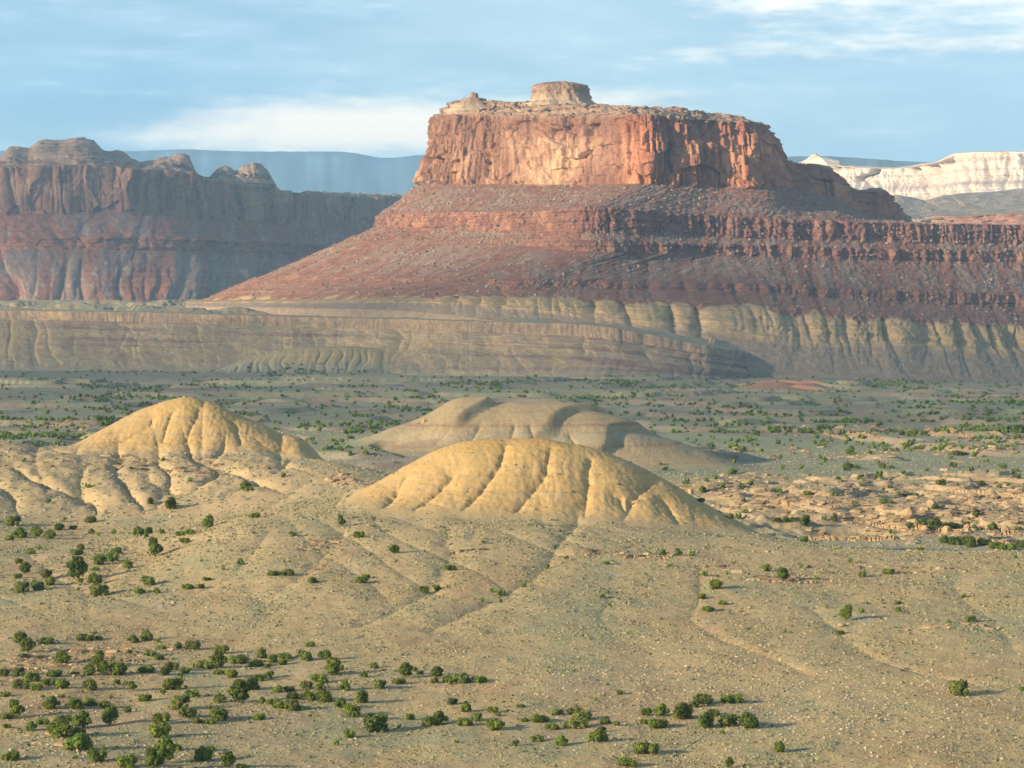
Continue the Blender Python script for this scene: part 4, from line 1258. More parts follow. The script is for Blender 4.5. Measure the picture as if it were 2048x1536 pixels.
Z2 = """25,90,70 525,128,50 245,195,45 622,202,60 828,285,62 128,420,65 178,418,40 222,415,60 360,463,62 635,460,75 665,440,50 1000,512,60 1070,505,50 1150,390,62 1338,245,32
1440,533,52 1388,520,40 1325,580,35 1435,582,28 712,110,25 340,828,65 70,885,70 40,935,80 130,910,70 205,895,80 190,930,60 100,955,45 315,900,85 435,893,70 465,920,60 490,965,115
712,953,45 650,1003,50 705,1018,20 890,988,75 940,975,40 972,990,50 1070,993,70 1060,1037,45 1128,1025,60 1215,1025,95 1150,1045,40 1315,1030,90 850,1037,75 745,1060,105
540,1070,75 110,1005,60 50,1020,75 20,1063,70 398,1025,90 405,1070,70 320,1065,90 225,1082,75 155,1085,58 265,1125,90 350,1125,80 430,1130,95 70,1150,50 125,1155,70 180,1172,100
245,1185,85 45,1245,75 518,1168,80 640,1135,90 590,1212,110 760,1242,70 718,1292,145 568,1342,68 498,1393,42 915,1247,55 855,1298,28 1160,1155,80 1240,1197,65 1388,1205,62
1422,1230,45 1020,1270,80 1085,1255,110 1232,1275,95 1300,1250,65 1400,1292,115 1185,1385,35 345,1235,25 180,1255,20"""
Z3 = """280,272,32 490,295,42 352,328,32 827,302,25 898,298,42 995,303,45 1070,315,38 582,360,38 238,385,40 943,378,32 1142,430,42 105,488,42 1205,490,88 1125,557,65 1168,622,75
1252,590,52 553,545,38 588,528,28 598,600,25 1480,388,35 655,1103,45 522,1145,28 87,1180,48 302,1217,75 200,1250,110 108,1262,50 272,1298,85 400,1210,90 440,1240,120 420,1285,120
360,1285,60 575,1268,60 640,1280,50 535,1357,110 552,1318,50 180,1370,80 325,1383,85 58,1395,50 805,1215,65 902,1210,95 1018,1215,135 1140,1145,125 1090,1170,70 1295,1135,125
880,1285,115 800,1270,55 1150,1270,110 1190,1225,70 1270,1265,105 1400,1268,125 1245,1332,35 985,1400,20 815,1428,135 710,1505,115 1285,1515,50"""
Z4 = """20,393,55 205,383,38 258,382,25 110,433,80 298,452,35 495,350,42 560,428,62 710,410,68 1140,552,42 765,590,45 355,610,30 470,658,80 558,640,40 690,615,20 772,632,42
433,762,52 120,752,25 1180,682,55 1055,698,30 1115,1088,115 1480,1085,40 88,1422,75 890,280,50 1435,328,35 1462,370,20 230,228,55"""
Z5 = """335,1150,55 340,1095,40 610,1265,45 770,1275,55 930,1285,45 1240,1330,75 1305,1285,40 1060,1335,40 1520,1375,50 1765,1390,55 955,1190,45 1085,1185,45 1200,1190,40 1095,1220,40
1550,1210,60 65,1215,45 185,1205,35 160,1260,50 150,1320,45 400,1325,35 410,1385,40 590,1437,60 650,1437,60 700,1430,60 760,1432,70 875,1415,35 665,1390,35 930,1430,45 320,1410,50
370,1412,45 1260,1240,40 630,1130,40 740,1130,40 1140,1045,40 1010,1125,60 1060,1122,50 1210,1120,60 1260,1125,50 1340,1160,40 1370,990,45 1000,985,38 1640,1045,60 1690,1045,50
1820,1090,40 1755,1055,45 1000,940,30 1100,950,35 585,915,30 235,887,35 650,930,30 815,985,35 860,975,40 1330,925,60 1380,925,70 1450,925,60 2010,900,80 1900,1230,40 1950,1230,35
1790,1225,60 2000,1190,50 1475,1135,35 1625,1115,45 1730,1140,45 1920,1120,60 1440,1455,70 1520,1465,80 1700,1455,50 1590,1468,80 1860,1480,60 1755,1485,45 2010,1490,50 1265,1500,40
1380,1460,60 1640,1470,60"""
shr = []
for txt, ox, oy, sc in ((Z1, 0, 1000, .349), (Z2, 500, 1000, .349), (Z3, 1010, 1000, .349), (Z4, 1528, 1000, .349), (Z5, 1350, 550, .3418)):
    for q in txt.split():
        a, b, w = map(float, q.split(','))
        shr.append((ox + a * sc, oy + b * sc, w * sc, 1 if txt is not Z5 else 2))
# the thicket in the wash at the right edge, and the left and middle ones
for a, b, w in ((1890, 1078, 24), (1912, 1082, 30), (1940, 1086, 28), (1990, 1092, 30), (2015, 1094, 34), (2040, 1090, 30), (1965, 1084, 22), (700, 908, 12), (731, 907, 14), (490, 972, 22), (497, 979, 20), (565, 952, 14), (178, 973, 12), (262, 936, 10), (341, 1010, 24), (300, 1003, 16), (416, 1048, 24),
                (325, 922, 12), (175, 972, 14), (95, 1003, 14), (48, 922, 10), (380, 962, 12), (2030, 940, 16), (1700, 905, 18), (1330, 938, 14), (1320, 925, 10)):
    shr.append((a, b, w, 2))
sh = np.array(shr)
# base of each shrub below its middle
shape_i = rng.randint(0, len(SHAPES), len(sh))
hgt = np.array([CROWNS[i][0][1] for i in shape_i])
base_py = sh[:, 1] + 0.40 * sh[:, 2] * hgt
SX, SY, SZ, ok = cast(sh[:, 0], base_py, total)
SW = sh[:, 2] / F * SY * 1.18
# scattered ones on the plain and slopes
n_sc = 36000
rx = rng.uniform(-250, 2300, n_sc)
ry = np.where(rng.rand(n_sc) < 0.93, rng.uniform(728, 905, n_sc), rng.uniform(905, 1010, n_sc))
den = sst(fbm(rx / 170, ry / 11, 4, 1001), -0.05, 0.4) * (0.30 + 0.7 * sst(fbm(rx / 420, ry / 60, 2, 1003), -0.25, 0.2)) + 0.035
den *= np.where(ry > 905, (rx > 1380) * 0.35, 1.0)
den *= 0.15 + 0.85 * sst(ry, 722, 742)
kp = rng.rand(n_sc) < den * 0.95
rx, ry = rx[kp], ry[kp]
QX, QY, QZ, qok = cast(rx, ry, total)
_, _, qb = total(QX, QY, True, True)
bad = np.max([qb[0], qb[1], qb[2] * 0.5], axis=0) > 0.4
okq = qok & ~bad & (QY > 900)
QX, QY, QZ = QX[okq], QY[okq], QZ[okq]
QW = rng.uniform(1.5, 3.6, len(QX)) * rng.uniform(0.7, 1.15, len(QX))

# apparent size decides who is an individual
app = SW / SY * F
order = np.argsort(-app)
IND = order[:296]
REST = order[296:]


def zone_of(px, py):
    """named places in the picture; a label is the place, then the rank from the left in it"""
    if py > 1470:
        return 'bottom', 'along the lowest edge of the picture'
    if py > 1255:
        if px < 360:
            if py < 1352:
                return 'gl1', 'around the dark slab ledge at lower left'
            if py < 1400:
                return 'gl2', 'just below the dark slab ledge at lower left'
            if py < 1438:
                return 'gl3', 'in the middle of the lower left grove'
            return 'gl4', 'in the lower part of the lower left grove'
        if px < 700:
            if py < 1352:
                return 'gm1', 'along the top of the lower middle-left grove'
            if py < 1385:
                return 'gm2', 'in the heart of the lower middle-left grove'
            return 'gm3', 'at the foot of the lower middle-left grove'
        if px < 1010 and py < 1385:
            return 'gc1', 'in the upper row right of the big grove'
        if px < 1270:
            if py < 1432:
                return 'gc2', 'in the upper part of the lower centre clump'
            return 'gc3', 'in the lower part of the lower centre clump'
        if px < 1560:
            return 'gr', 'in the clump on the lower right flat'
        return 'gr2', 'alone on the stony lower right slope'
    if py > 1020:
        if px < 150:
            return ('ll1' if py < 1110 else 'll2'), ('on the flat at the upper left edge' if py < 1110 else 'on the lower flat by the left edge')
        if px < 430:
            return ('lm1' if py < 1110 else 'lm2'), ('on the flat left of the sunlit spur' if py < 1110 else 'at the foot of the sunlit spur')
        if px < 830:
            return 'ap1', 'on the gullied apron left of the big mound'
        if px < 1130:
            return 'ap2', 'in the gullies below the big yellow mound'
        if px < 1400 and py > 1085:
            return 'ap3', 'on the slope below the big mound'
        if py > 1108:
            if px < 1560:
                return 'rs1', 'beside the small wash on the right slope'
            return ('rs2' if py < 1165 else 'rs3'), ('near the ledge crest of the right slope' if py < 1165 else 'on the bouldered right slope')
        if px >= 1830:
            return 'w2', 'in the dark thicket in the right wash'
        return 'w1', 'in the wash behind the right slope'
    if px > 1360:
        if py > 985:
            return ('k1' if px < 1640 else 'k1b'), ('among broken rocks right of the mound' if px < 1640 else 'among the broken rocks near the right edge')
        if py > 925:
            return ('k2' if px < 1690 else 'k2b'), ('on the rocky rise right of the big mound' if px < 1690 else 'on the rocky rise near the right edge')
        return 'k3', 'on the plain above the rocky rise'
    return 'b1', 'on the bare badland slopes by the left mound'


ORD = ['', 'second', 'third', 'fourth', 'fifth', 'sixth', 'seventh', 'eighth', 'ninth', 'tenth', 'eleventh', 'twelfth', 'thirteenth', 'fourteenth', 'fifteenth',
       'sixteenth', 'seventeenth', 'eighteenth', 'nineteenth', 'twentieth']


def rank(i, n):
    if n == 1:
        return 'the only one'
    if i == 0:
        return 'leftmost'
    if i == n - 1:
        return 'rightmost'
    if i >= n / 2 and n - 1 - i < len(ORD):
        return ORD[n - 1 - i] + ' from the right'
    if i < len(ORD):
        return ORD[i] + ' from the left'
    return 'middle'


zones = {}
for i in IND:
    zones.setdefault(zone_of(sh[i, 0], sh[i, 1])[0], []).append(i)
LABEL = {}
for zk, members in zones.items():
    members.sort(key=lambda i: sh[i, 0])
    for r_, i in enumerate(members):
        s = SHAPES[shape_i[i]]
        w = SW[i]
        size = 'large' if w > 2.9 else ('small' if w < 1.6 else 'medium')
        place = zone_of(sh[i, 0], sh[i, 1])[1]
        LABEL[i] = f"{size} {s} juniper, {rank(r_, len(members))} {place}"

for i in IND:
    px, py = sh[i, 0], sh[i, 1]
    root = bpy.data.objects.new('juniper', None)
    COL.objects.link(root)
    root.empty_display_size = 0.3
    root.location = (SX[i], SY[i], SZ[i] - 0.02)
    root.rotation_euler = (0, 0, rng.rand() * 6.283)
    w = SW[i]
    root.scale = (w, w, w * rng.uniform(0.85, 1.12))
    root['label'] = LABEL[i]
    root['category'] = 'juniper'
    root['group'] = 'junipers scattered over the desert floor'
    cr = bpy.data.objects.new('crown', CROWNS[shape_i[i]][0][0])
    COL.objects.link(cr)
    cr.parent = root
    tr = bpy.data.objects.new('trunk', TRUNKS[i % 3])
    COL.objects.link(tr)
    tr.parent = root

# the rest, too many and too small to single out: one object
allx = np.concatenate([SX[REST], QX])
ally = np.concatenate([SY[REST], QY])
allz = np.concatenate([SZ[REST], QZ])
allw = np.concatenate([SW[REST], QW])
V, Fc, C = [], [], []
base = 0
protos = []
for s in range(6):
    r = np.random.RandomState(1200 + s)
    vv, ff, cc_ = [], [], []
    for b in range(7):
        a, q = r.rand() * 6.283, math.sqrt(r.rand()) * .30
        c0 = np.array((math.cos(a) * q, math.sin(a) * q, 0.12 + 0.42 * r.rand()))
        rad = 0.15 + 0.12 * r.rand()
        k = len(vv)
        d = np.array([(1, 0, 0), (-1, 0, 0), (0, 1, 0), (0, -1, 0), (0, 0, 1), (0, 0, -1.0)]) * (0.7 + .6 * r.rand(6, 1))
        vv += list(c0 + d * rad)
        g = BASE_G * (0.8 + 0.5 * r.rand())
        cc_ += [g] * 6
        for t in ((0, 2, 4), (2, 1, 4), (1, 3, 4), (3, 0, 4), (2, 0, 5), (1, 2, 5), (3, 1, 5), (0, 3, 5)):
            ff.append([k + q_ for q_ in t])
    protos.append((np.array(vv), np.array(ff), np.array(cc_)))
for i in range(len(allx)):
    v, f, c = protos[i % 6]
    a = rng.rand() * 6.283
    ca, sa = math.cos(a) * allw[i], math.sin(a) * allw[i]
    vv = np.stack([v[:, 0] * ca - v[:, 1] * sa + allx[i], v[:, 0] * sa + v[:, 1] * ca + ally[i], np.maximum(v[:, 2], -0.05) * allw[i] * rng.uniform(.8, 1.15) + allz[i]], 1)
    V.append(vv)
    Fc.append(f + base)
    C.append(c * rng.uniform(.8, 1.2))
    base += len(v)
V, Fc, C = np.concatenate(V), np.concatenate(Fc), np.concatenate(C)
o = link('distant_junipers', new_mesh('distant_junipers', V, Fc, np.full(len(Fc), 3), C, M_LEAF2, smooth=False))
o['kind'] = 'stuff'
o['label'] = 'dark green juniper dots strewn across the grey-green plain'
o['category'] = 'shrubs'


# ------------------------------------------------------------------ grass tufts, stones, boulders
def scatter_mesh(name, X, Y, Z, W, H, seed, nside, cols, mat, label, cat, lump=0.25, sink=0.15, elong=1.0):
    r = np.random.RandomState(seed)
    n = len(X)
    th = np.linspace(0, 2 * np.pi, nside, endpoint=False)[None] + r.rand(n, 1) * 6.28
    r1 = W[:, None] * (1 + lump * r.normal(size=(n, nside)))
    r2 = r1 * (0.55 + 0.25 * r.rand(n, nside))
    v0 = np.stack([X[:, None] + elong * r1 * np.cos(th), Y[:, None] + r1 * np.sin(th), np.repeat(Z[:, None], nside, 1) - sink * H[:, None]], -1)
    v1 = np.stack([X[:, None] + elong * r2 * np.cos(th + .3), Y[:, None] + r2 * np.sin(th + .3), Z[:, None] + H[:, None] * (0.6 + 0.4 * r.rand(n, nside))], -1)
    v2 = np.stack([X + 0.3 * W * r.normal(size=n), Y + 0.3 * W * r.normal(size=n), Z + H], -1)[:, None]
    V = np.concatenate([v0, v1, v2], 1)
    m = 2 * nside + 1
    f = []
    for j in range(nside):
        k = (j + 1) % nside
        f += [(j, k, nside + k), (j, nside + k, nside + j), (nside + j, nside + k, 2 * nside)]
    f = np.array(f)
    Fc = (f[None] + (np.arange(n) * m)[:, None, None]).reshape(-1, 3)
    C = np.repeat(cols[:, None], m, 1)
    o = link(name, new_mesh(name, V.reshape(-1, 3), Fc, np.full(len(Fc), 3), C.reshape(-1, 3), mat, smooth=False))
    o['kind'] = 'stuff'
    o['label'] = label
    o['category'] = cat
    return o


n = 120000
py_ = rng.uniform(0, 1, n)
tY = 345 + (720 - 345) * py_ ** 1.25
tX = tY * rng.uniform(-0.19, 0.19, n)
tz, _, tb = total(tX, tY, True, True)
hb = np.max(tb, axis=0)
dens = 0.25 + 0.75 * sst(fbm(tX / 14, tY / 26, 3, 1101), -0.25, 0.3)
keep = rng.rand(n) < dens * np.where(hb > 0.8, 0.15, 1.0)
tX, tY, tz = tX[keep], tY[keep], tz[keep]
n = len(tX)
big_t = rng.rand(n) < 0.12
sz = rng.uniform(0.08, 0.24, n) * np.where(big_t, 1.8, 1.0) * (0.8 + 0.5 * sst(tY, 400, 700))
tcol = np.where(rng.rand(n, 1) < 0.55, np.array([(0.31, 0.28, 0.145)]), np.where(rng.rand(n, 1) < 0.5, np.array([(0.31, 0.26, 0.155)]), np.array([(0.17, 0.18, 0.10)]))) * rng.uniform(.75, 1.25, (n, 1))
tcol[big_t] *= 0.85
scatter_mesh('grass_tufts', tX, tY, tz, sz, sz * rng.uniform(0.5, 0.95, n), 1301, 5, tcol, M_TUFT, 'sparse dry grass tufts and low sagebrush dotting the tan slopes', 'grass')
# and thinner cover further back
n = 30000
tY = rng.uniform(720, 1300, n)
tX = tY * rng.uniform(-0.19, 0.19, n)
tz, _, tb = total(tX, tY, True, True)
keep = rng.rand(n) < np.where(np.max(tb, axis=0) > 0.8, 0.05, 0.8)
tX, tY, tz = tX[keep], tY[keep], tz[keep]
n = len(tX)
sz = rng.uniform(0.2, 0.55, n)
tcol = np.where(rng.rand(n, 1) < 0.6, np.array([(0.22, 0.23, 0.14)]), np.array([(0.34, 0.30, 0.20)])) * rng.uniform(.75, 1.25, (n, 1))
scatter_mesh('grass_tufts', tX, tY, tz, sz, sz * rng.uniform(0.4, 0.8, n), 1303, 5, tcol, M_TUFT, 'low grey-green scrub speckling the valley floor behind the yellow mounds', 'scrub')

# pale stones lying in drifts
PATCH = [(1150, 1350, 130, 22, 500), (1480, 1330, 160, 40, 1300), (1650, 1420, 220, 45, 2200), (1850, 1400, 160, 60, 1300), (350, 1220, 160, 30, 500), (120, 1490, 110, 40, 700), (700, 1260, 200, 40, 700),
         (1300, 1230, 160, 40, 500), (1750, 1150, 220, 30, 700), (620, 1090, 40, 10, 200), (1300, 1113, 60, 4, 160), (1720, 1090, 120, 6, 260), (680, 970, 50, 14, 260), (1780, 1255, 160, 16, 300),
         (1024, 1420, 700, 90, 1500), (1500, 1200, 400, 70, 900), (500, 1130, 300, 60, 500), (250, 960, 180, 40, 500)]
ppx, ppy = [], []
for a, b, sa_, sb, c in PATCH:
    ppx.append(rng.normal(a, sa_, c))
    ppy.append(rng.normal(b, sb, c))
ppx, ppy = np.concatenate(ppx), np.concatenate(ppy)
kp = rng.rand(len(ppx)) < 0.6
X, Y, Z, okk = cast(ppx[kp], ppy[kp], total, 330, 1100, 260)
_, _, tb = total(X, Y, True, True)
okk &= np.max(tb, axis=0) < 0.8
X, Y, Z = X[okk], Y[okk], Z[okk]
n = len(X)
sz = 0.07 + 0.19 * rng.rand(n) ** 2.2
tcol = np.where(rng.rand(n, 1) < 0.75, np.array([(0.40, 0.34, 0.24)]), np.array([(0.36, 0.27, 0.17)])) * rng.uniform(.8, 1.2, (n, 1))
scatter_mesh('scattered_stones', X, Y, Z, sz, sz * rng.uniform(.5, 1.0, n), 1305, 5, tcol, M_STONE, 'pale stones lying in drifts over the tan foreground slopes', 'stones', 0.2)

# broken rock right of the big mound and on other ledges
RP = [(1850, 1035, 130, 26, 1500), (1560, 1005, 110, 18, 700), (1480, 965, 70, 14, 350), (1980, 1010, 60, 30, 600), (1700, 985, 140, 14, 500), (1900, 1068, 110, 8, 420), (1650, 905, 200, 8, 350),
      (1700, 858, 180, 5, 300), (150, 1310, 80, 14, 420), (60, 1335, 50, 12, 260), (110, 1475, 60, 22, 320), (640, 1093, 26, 6, 130), (690, 962, 22, 5, 150), (400, 1290, 40, 10, 60), (845, 838, 14, 5, 60),
      (1180, 1105, 30, 3, 70), (1290, 1113, 34, 3, 120), (1560, 1158, 40, 4, 120), (1830, 1140, 60, 5, 200), (100, 850, 80, 8, 200), (360, 935, 100, 6, 220), (1920, 1252, 60, 5, 130), (860, 862, 90, 8, 100),
      (270, 918, 60, 4, 90), (1450, 1140, 40, 5, 60), (1940, 895, 100, 10, 300)]
ppx, ppy = [], []
for a, b, sa_, sb, c in RP:
    ppx.append(rng.normal(a, sa_, c))
    ppy.append(rng.normal(b, sb, c))
ppx, ppy = np.concatenate(ppx), np.concatenate(ppy)
kp = rng.rand(len(ppx)) < 0.7
X, Y, Z, okk = cast(ppx[kp], ppy[kp], total, 330, 2400, 420)
_, _, tb = total(X, Y, True, True)
okk &= np.max(tb, axis=0) < 0.8
X, Y, Z = X[okk], Y[okk], Z[okk]
n = len(X)
sz = (0.10 + 1.0 * rng.rand(n) ** 5) * np.clip(Y / 700, .55, 1.6)
tcol = np.where(rng.rand(n, 1) < 0.6, np.array([(0.29, 0.200, 0.115)]), np.where(rng.rand(n, 1) < 0.5, np.array([(0.34, 0.255, 0.155)]), np.array([(0.20, 0.140, 0.09)]))) * rng.uniform(.75, 1.2, (n, 1))
scatter_mesh('rubble', X, Y, Z, sz, sz * rng.uniform(.35, .8, n), 1307, 6, tcol, M_STONE, 'broken tan sandstone rubble lying along the ledges and wash banks', 'rubble', 0.22, 0.2, 2.0)

# boulders on the butte's slopes
P, LV, S, N = BUTTE
sel = np.argwhere((LV > 3.05) & (LV < 10.05))
sel = sel[rng.randint(0, len(sel), 40000)]
pl_ = LV[sel[:, 0], sel[:, 1]]
fa = fbm(SG[sel[:, 0], sel[:, 1]] / 26, P[sel[:, 0], sel[:, 1], 2] / 75, 3, 281)
sel = sel[rng.rand(len(sel)) < 0.25 + 0.75 * sst(fa, -0.1, 0.25)]
p = P[sel[:, 0], sel[:, 1]]
n = len(p)
sz = 0.35 + 1.6 * rng.rand(n) ** 6
tcol = np.where(rng.rand(n, 1) < 0.6, np.array([(0.27, 0.195, 0.15)]), np.array([(0.20, 0.115, 0.085)])) * rng.uniform(.75, 1.3, (n, 1))
scatter_mesh('talus_boulders', p[:, 0], p[:, 1], p[:, 2], sz, sz * rng.uniform(.6, 1.1, n), 1309, 6, tcol, M_STONE, 'fallen boulders strewn over the red talus slopes of the butte', 'boulders', 0.2, 0.5)


def boulder_mesh(seed, flat):
    r = np.random.RandomState(seed)
    import bmesh
    bm = bmesh.new()
    bmesh.ops.create_icosphere(bm, subdivisions=3, radius=0.5)
    v = np.array([q.co[:] for q in bm.verts])
    for _ in range(11):                     # cut it with flat faces like split sandstone
        d = r.normal(size=3)
        d[2] *= 0.7
        d /= np.linalg.norm(d)
        h = 0.27 + 0.15 * r.rand()
        k = v @ d - h
        v = v - np.outer(np.maximum(k, 0) * 0.95, d)
    v = v * (1 + 0.10 * fbm(v[:, 0] * 5 + seed, v[:, 2] * 9 + v[:, 1] * 4, 3, seed))[:, None]
    v[:, 2] *= flat
    v[:, 2] -= v[:, 2].min() + 0.12 * flat
    v /= (v[:, 0].max() - v[:, 0].min())
    f = np.array([[q.index for q in fc.verts] for fc in bm.faces])
    bm.free()
    c = np.ones(v.shape) * np.array((0.37, 0.262, 0.15))
    c = mixc(c, (0.36, 0.225, 0.13), sst(fbm(v[:, 0] * 3, v[:, 2] * 12, 3, seed), 0, .4))
    return new_mesh('boulder', v, f, np.full(len(f), 3), c, M_STONE, smooth=False)


BM = [boulder_mesh(1400 + i, fl) for i, fl in enumerate((0.75, 0.5, 0.9, 0.35))]
BOULD = [
    (1490, 1226, 20, 1, 'tan boulder, lower one of the group right of the small wash'), (1476, 1221, 17, 1, 'flat tan boulder at the left end of the group right of the small wash'),
    (1499, 1216, 15, 0, 'tan boulder perched at the back of the group right of the small wash'), (1684, 1248, 34, 3, 'broad pale slab below the juniper pair on the right slope'),
    (1123, 1124, 16, 1, 'pale boulder at the gully edge below the big mound'), (963, 1095, 10, 0, 'small pale boulder under the lone juniper below the big mound'),
    (1815, 1030, 52, 0, 'largest tilted tan block in the rocky area at right'), (1862, 1014, 34, 2, 'rounded orange block just right of the largest tilted block'),
    (1572, 1012, 28, 2, 'upright orange block among the rocks right of the big mound'), (1643, 1006, 30, 1, 'flat topped orange block in the middle of the rocky rise'),
    (1850, 1058, 30, 0, 'orange block at the wash bank beneath the largest tilted block'), (1893, 1062, 32, 2, 'second orange block along the wash bank at right'),
    (1935, 1062, 26, 0, 'dark orange block along the wash bank near the right edge'), (2010, 1062, 34, 2, 'big orange block in the rocks at the right edge'),
    (1945, 992, 40, 1, 'square pale block of the ledge near the right edge'), (1990, 993, 34, 1, 'long pale block at the end of the ledge near the right edge'),
    (848, 843, 14, 2, 'whitish boulder in the far wash left of the grey mound'), (1563, 1162, 22, 3, 'flat orange slab beside the ledge juniper on the right crest'),
    (1600, 1164, 18, 3, 'small orange slab right of the ledge juniper on the right crest'), (1865, 1143, 16, 1, 'small pale block at the right crest ledge'),
    (1900, 1254, 22, 3, 'thin slab near the lone juniper at far right slope'), (1945, 1256, 20, 1, 'tan block beside the lone juniper at far right slope'),
    (2000, 1254, 24, 3, 'flat slab close to the right edge of the slope'), (1455, 977, 16, 0, 'tan block right behind the mound shoulder'),
    (90, 1310, 22, 1, 'tan block at the left end of the dark slab ledge'), (110, 1300, 18, 0, 'small block on top of the dark slab ledge, left part'),
    (65, 1335, 24, 3, 'orange slab under the dark ledge at the left edge'), (1380, 985, 22, 2, 'dark orange block at the mound right shoulder'),
    (658, 955, 16, 3, 'orange flat rock on the saddle between the two mounds'), (690, 966, 20, 3, 'larger orange flat rock on the saddle between the two mounds'),
]
bp_ = np.array([(a, b) for a, b, *_ in BOULD], float)
X, Y, Z, _ok = cast(bp_[:, 0], bp_[:, 1] + 0.15 * np.array([q[2] for q in BOULD]), total)
for (a, b, w, mi, lab), x, y, z in zip(BOULD, X, Y, Z):
    o = link('boulder', BM[mi])
    s = 0.58 * w / F * y
    o.location = (x, y, z)
    o.scale = (s, s * rng.uniform(.7, 1), s)
    o.rotation_euler = (rng.uniform(-.15, .15), rng.uniform(-.15, .15), rng.uniform(-.5, .5))
    o['label'] = lab
    o['category'] = 'boulder'
    o['group'] = 'sandstone boulders on the slopes'


# ledges of bedrock: a cracked, layered face with a flat top
def ledge_rock(pts, h, Yoff, seed, label, dark=0.0, deep=4.0):
    pts = np.array(pts, float)
    X, Y, Z, _k = cast(pts[:, 0], pts[:, 1], total)
    n = max(40, int(np.hypot(np.diff(X), np.diff(Y)).sum() / 0.12))
    k = np.linspace(0, 1, len(X))
    t = np.linspace(0, 1, n)
    x, y = np.interp(t, k, X), np.interp(t, k, Y) + Yoff
    s = np.concatenate([[0], np.cumsum(np.hypot(np.diff(x), np.diff(y)))])
    hh = h * (0.65 + 0.5 * fbm(s / 5, 0 * s, 2, seed)) * sst(t, 0, .1) * (1 - sst(t, .9, 1))
    hh *= np.where(per2(s / 2.3, 0 * s + 3, seed + 1) > 0.45, 0.55, 1.0)
    z = total(x, y)
    rows = []
    nf_ = 22
    for q in np.linspace(0, 1, nf_):
        d = 0.28 * np.round(2.5 * per2(s / 6, 0 * s + q * 4.2, seed + 2)) + 0.30 * rid(s / 1.5, 0 * s + q, seed + 3) + 0.16 * fbm(s / .6, 0 * s + q * 5, 2, seed + 4)
        crack = np.exp(-(per2(s / 2.2, 0 * s + 9, seed + 6) / 0.05) ** 2) * 0.5
        rows.append(np.stack([x, y - 0.7 * q - d + crack, z - 0.5 + (hh + 0.5) * (1 - q)], -1))
    back = rows[0].copy()
    back[:, 1] += deep
    back[:, 2] = total(back[:, 0], back[:, 1]) - 0.3
    mid = rows[0].copy()
    mid[:, 1] += deep * 0.5
    mid[:, 2] -= 0.1 * h
    P_ = np.array([back, mid] + rows)
    b = fbm(P_[..., 2] / 0.25, np.repeat(s[None], len(P_), 0) / 14, 3, seed + 5)
    c = np.ones(P_.shape) * np.array((0.35, 0.245, 0.14)) * (1 - dark)
    c = mixc(c, np.array((0.27, 0.175, 0.115)) * (1 - dark), sst(b, -.05, .3))
    o = link('rock_ledge', grid_mesh('rock_ledge', P_, c, M_STONE, flip=True))
    o['label'] = label
    o['category'] = 'rock ledge'
    o['group'] = 'sandstone ledges across the slopes'


ledge_rock([(1600, 1078), (1660, 1080), (1730, 1082), (1800, 1080)], 1.9, 0, 1501, 'grey brown cracked ledge above the wash right of the big mound', 0.12)
ledge_rock([(1870, 1081), (1960, 1088), (2048, 1094), (2120, 1096)], 2.0, 0, 1511, 'long grey ledge behind the dark thicket at the right edge', 0.1)
ledge_rock([(1900, 985), (1950, 990), (2000, 994), (2070, 996)], 1.8, 0, 1521, 'sunlit tan ledge high on the rocky rise at right')
ledge_rock([(1500, 1002), (1560, 1006), (1630, 1008), (1690, 1006)], 1.3, 0, 1531, 'broken tan ledge right of the big yellow mound')
ledge_rock([(1720, 1052), (1800, 1060), (1900, 1066), (2000, 1068), (2100, 1070)], 1.8, 0, 1541, 'orange rim of rocks along the far wash bank')
ledge_rock([(120, 1302), (180, 1303), (240, 1305), (290, 1306)], 0.45, 0, 1551, 'upper thin dark slab ledge at lower left', 0.3, 2.0)
ledge_rock([(70, 1318), (140, 1320), (220, 1322), (300, 1322)], 0.5, 0, 1561, 'lower thin dark slab ledge at lower left', 0.25, 2.0)
ledge_rock([(0, 1343), (40, 1340), (90, 1340)], 0.7, 0, 1571, 'orange ledge under the dark slabs at the left edge', 0.0, 2.0)
ledge_rock([(1245, 1114), (1290, 1115), (1345, 1117)], 0.7, 0, 1581, 'row of pale blocks below the right end of the big mound', 0.0, 1.5)
ledge_rock([(890, 1106), (940, 1101), (980, 1100)], 0.5, 0, 1591, 'thin orange ledge below the middle of the big mound', 0.0, 2.0)
ledge_rock([(1640, 868), (1700, 872), (1780, 876)], 2.0, 0, 1601, 'reddish ledge across the plain far right of the grey mound', 0.1)
ledge_rock([(1850, 872), (1930, 874), (2010, 873)], 2.6, 0, 1611, 'straight dark red bank on the plain near the right edge', 0.25)
ledge_rock([(40, 846), (90, 848), (150, 850)], 2.0, 0, 1621, 'tan ledge in the wash left of the left mound', 0.05)
ledge_rock([(1520, 1163), (1580, 1166), (1640, 1166)], 0.6, 0, 1631, 'orange ledge with junipers along the right crest', 0.0, 2.0)

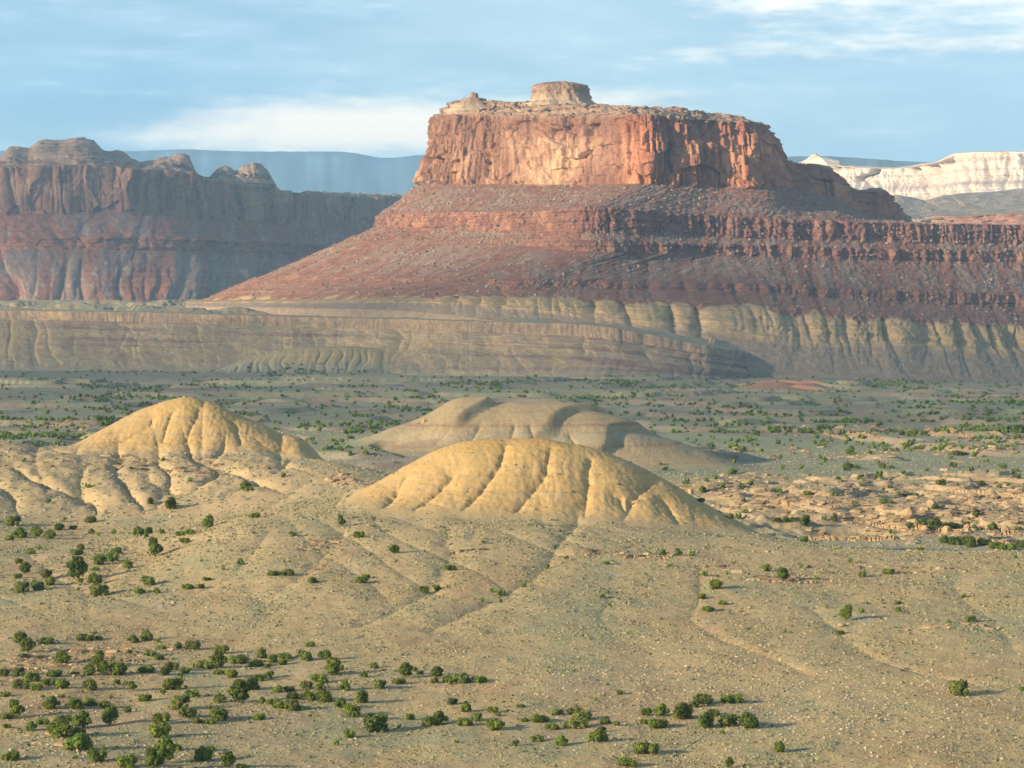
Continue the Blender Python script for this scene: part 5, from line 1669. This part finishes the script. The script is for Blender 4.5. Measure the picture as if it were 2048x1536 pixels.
# ------------------------------------------------------------------ unseen broken cloud at left, placed to shade plain, bench and far mesa
def cloud(region, cover, n, rad, alt, seed):
    r = np.random.RandomState(seed)
    x0, x1, y0, y1 = region
    gx, gy = r.uniform(x0, x1, n), r.uniform(y0, y1, n)
    ex = np.minimum(np.minimum(gx - x0, x1 - gx) / (0.18 * (x1 - x0)), np.minimum(gy - y0, y1 - gy) / (0.18 * (y1 - y0)))
    m = fbm(gx / 420, gy / 420, 3, seed) * 0.9 + cover + 0.5 * np.clip(ex - 1, -1, 0)
    k = r.rand(n) < np.clip(m, 0, 1)
    gx, gy = gx[k], gy[k]
    t = (alt + r.uniform(-60, 60, len(gx))) / sun_to[2]
    c = np.stack([gx + sun_to[0] * t, gy + sun_to[1] * t, sun_to[2] * t], 1)
    d = np.array([(1, 0, 0), (-1, 0, 0), (0, 1, 0), (0, -1, 0), (0, 0, .5), (0, 0, -.35)])
    f = np.array([(0, 2, 4), (2, 1, 4), (1, 3, 4), (3, 0, 4), (2, 0, 5), (1, 2, 5), (3, 1, 5), (0, 3, 5)])
    R = rad * (0.6 + 0.8 * r.rand(len(c), 1, 1))
    V = c[:, None] + d[None] * R * (0.8 + 0.4 * r.rand(len(c), 6, 1))
    Fc = (f[None] + 6 * np.arange(len(c))[:, None, None]).reshape(-1, 3)
    o = link('cloud', new_mesh('cloud', V.reshape(-1, 3), Fc, np.full(len(Fc), 3), np.full((len(c) * 6, 3), 0.85), M_CLOUD))
    o['kind'] = 'structure'


M_CLOUD = attr_mat('cloud_vapour', 60, 0.02, 1.0)
cloud((-900, 900, 1400, 2450), 0.16, 2300, 30, 1500, 2001)
cloud((-1100, 1300, 2400, 3100), 0.46, 1750, 28, 1500, 2005)
cloud((-900, 520, 4900, 7600), 0.06, 11000, 22, 1500, 2003)

# ------------------------------------------------------------------ air
hz = bpy.data.meshes.new('haze')
x0, x1, y0, y1, z0, z1 = -7000, 7000, -400, 20000, -40, 1060
vv = [(x0, y0, z0), (x1, y0, z0), (x1, y1, z0), (x0, y1, z0), (x0, y0, z1), (x1, y0, z1), (x1, y1, z1), (x0, y1, z1)]
hz.from_pydata(vv, [], [(0, 3, 2, 1), (4, 5, 6, 7), (0, 1, 5, 4), (1, 2, 6, 5), (2, 3, 7, 6), (3, 0, 4, 7)])
m = bpy.data.materials.new('haze')
m.use_nodes = True
T = NT(m.node_tree)
pv = T.n('ShaderNodeVolumePrincipled')
pv.inputs['Color'].default_value = (0.42, 0.72, 1.0, 1)
pv.inputs['Density'].default_value = 4.3e-5
pv.inputs['Anisotropy'].default_value = 0.0
ou = T.n('ShaderNodeOutputMaterial')
T.link(pv.outputs[0], ou.inputs['Volume'])
hz.materials.append(m)
ho = link('haze', hz)
ho['kind'] = 'stuff'
ho['label'] = 'thin blue haze that pales the far mesas and mountains'
ho['category'] = 'haze'
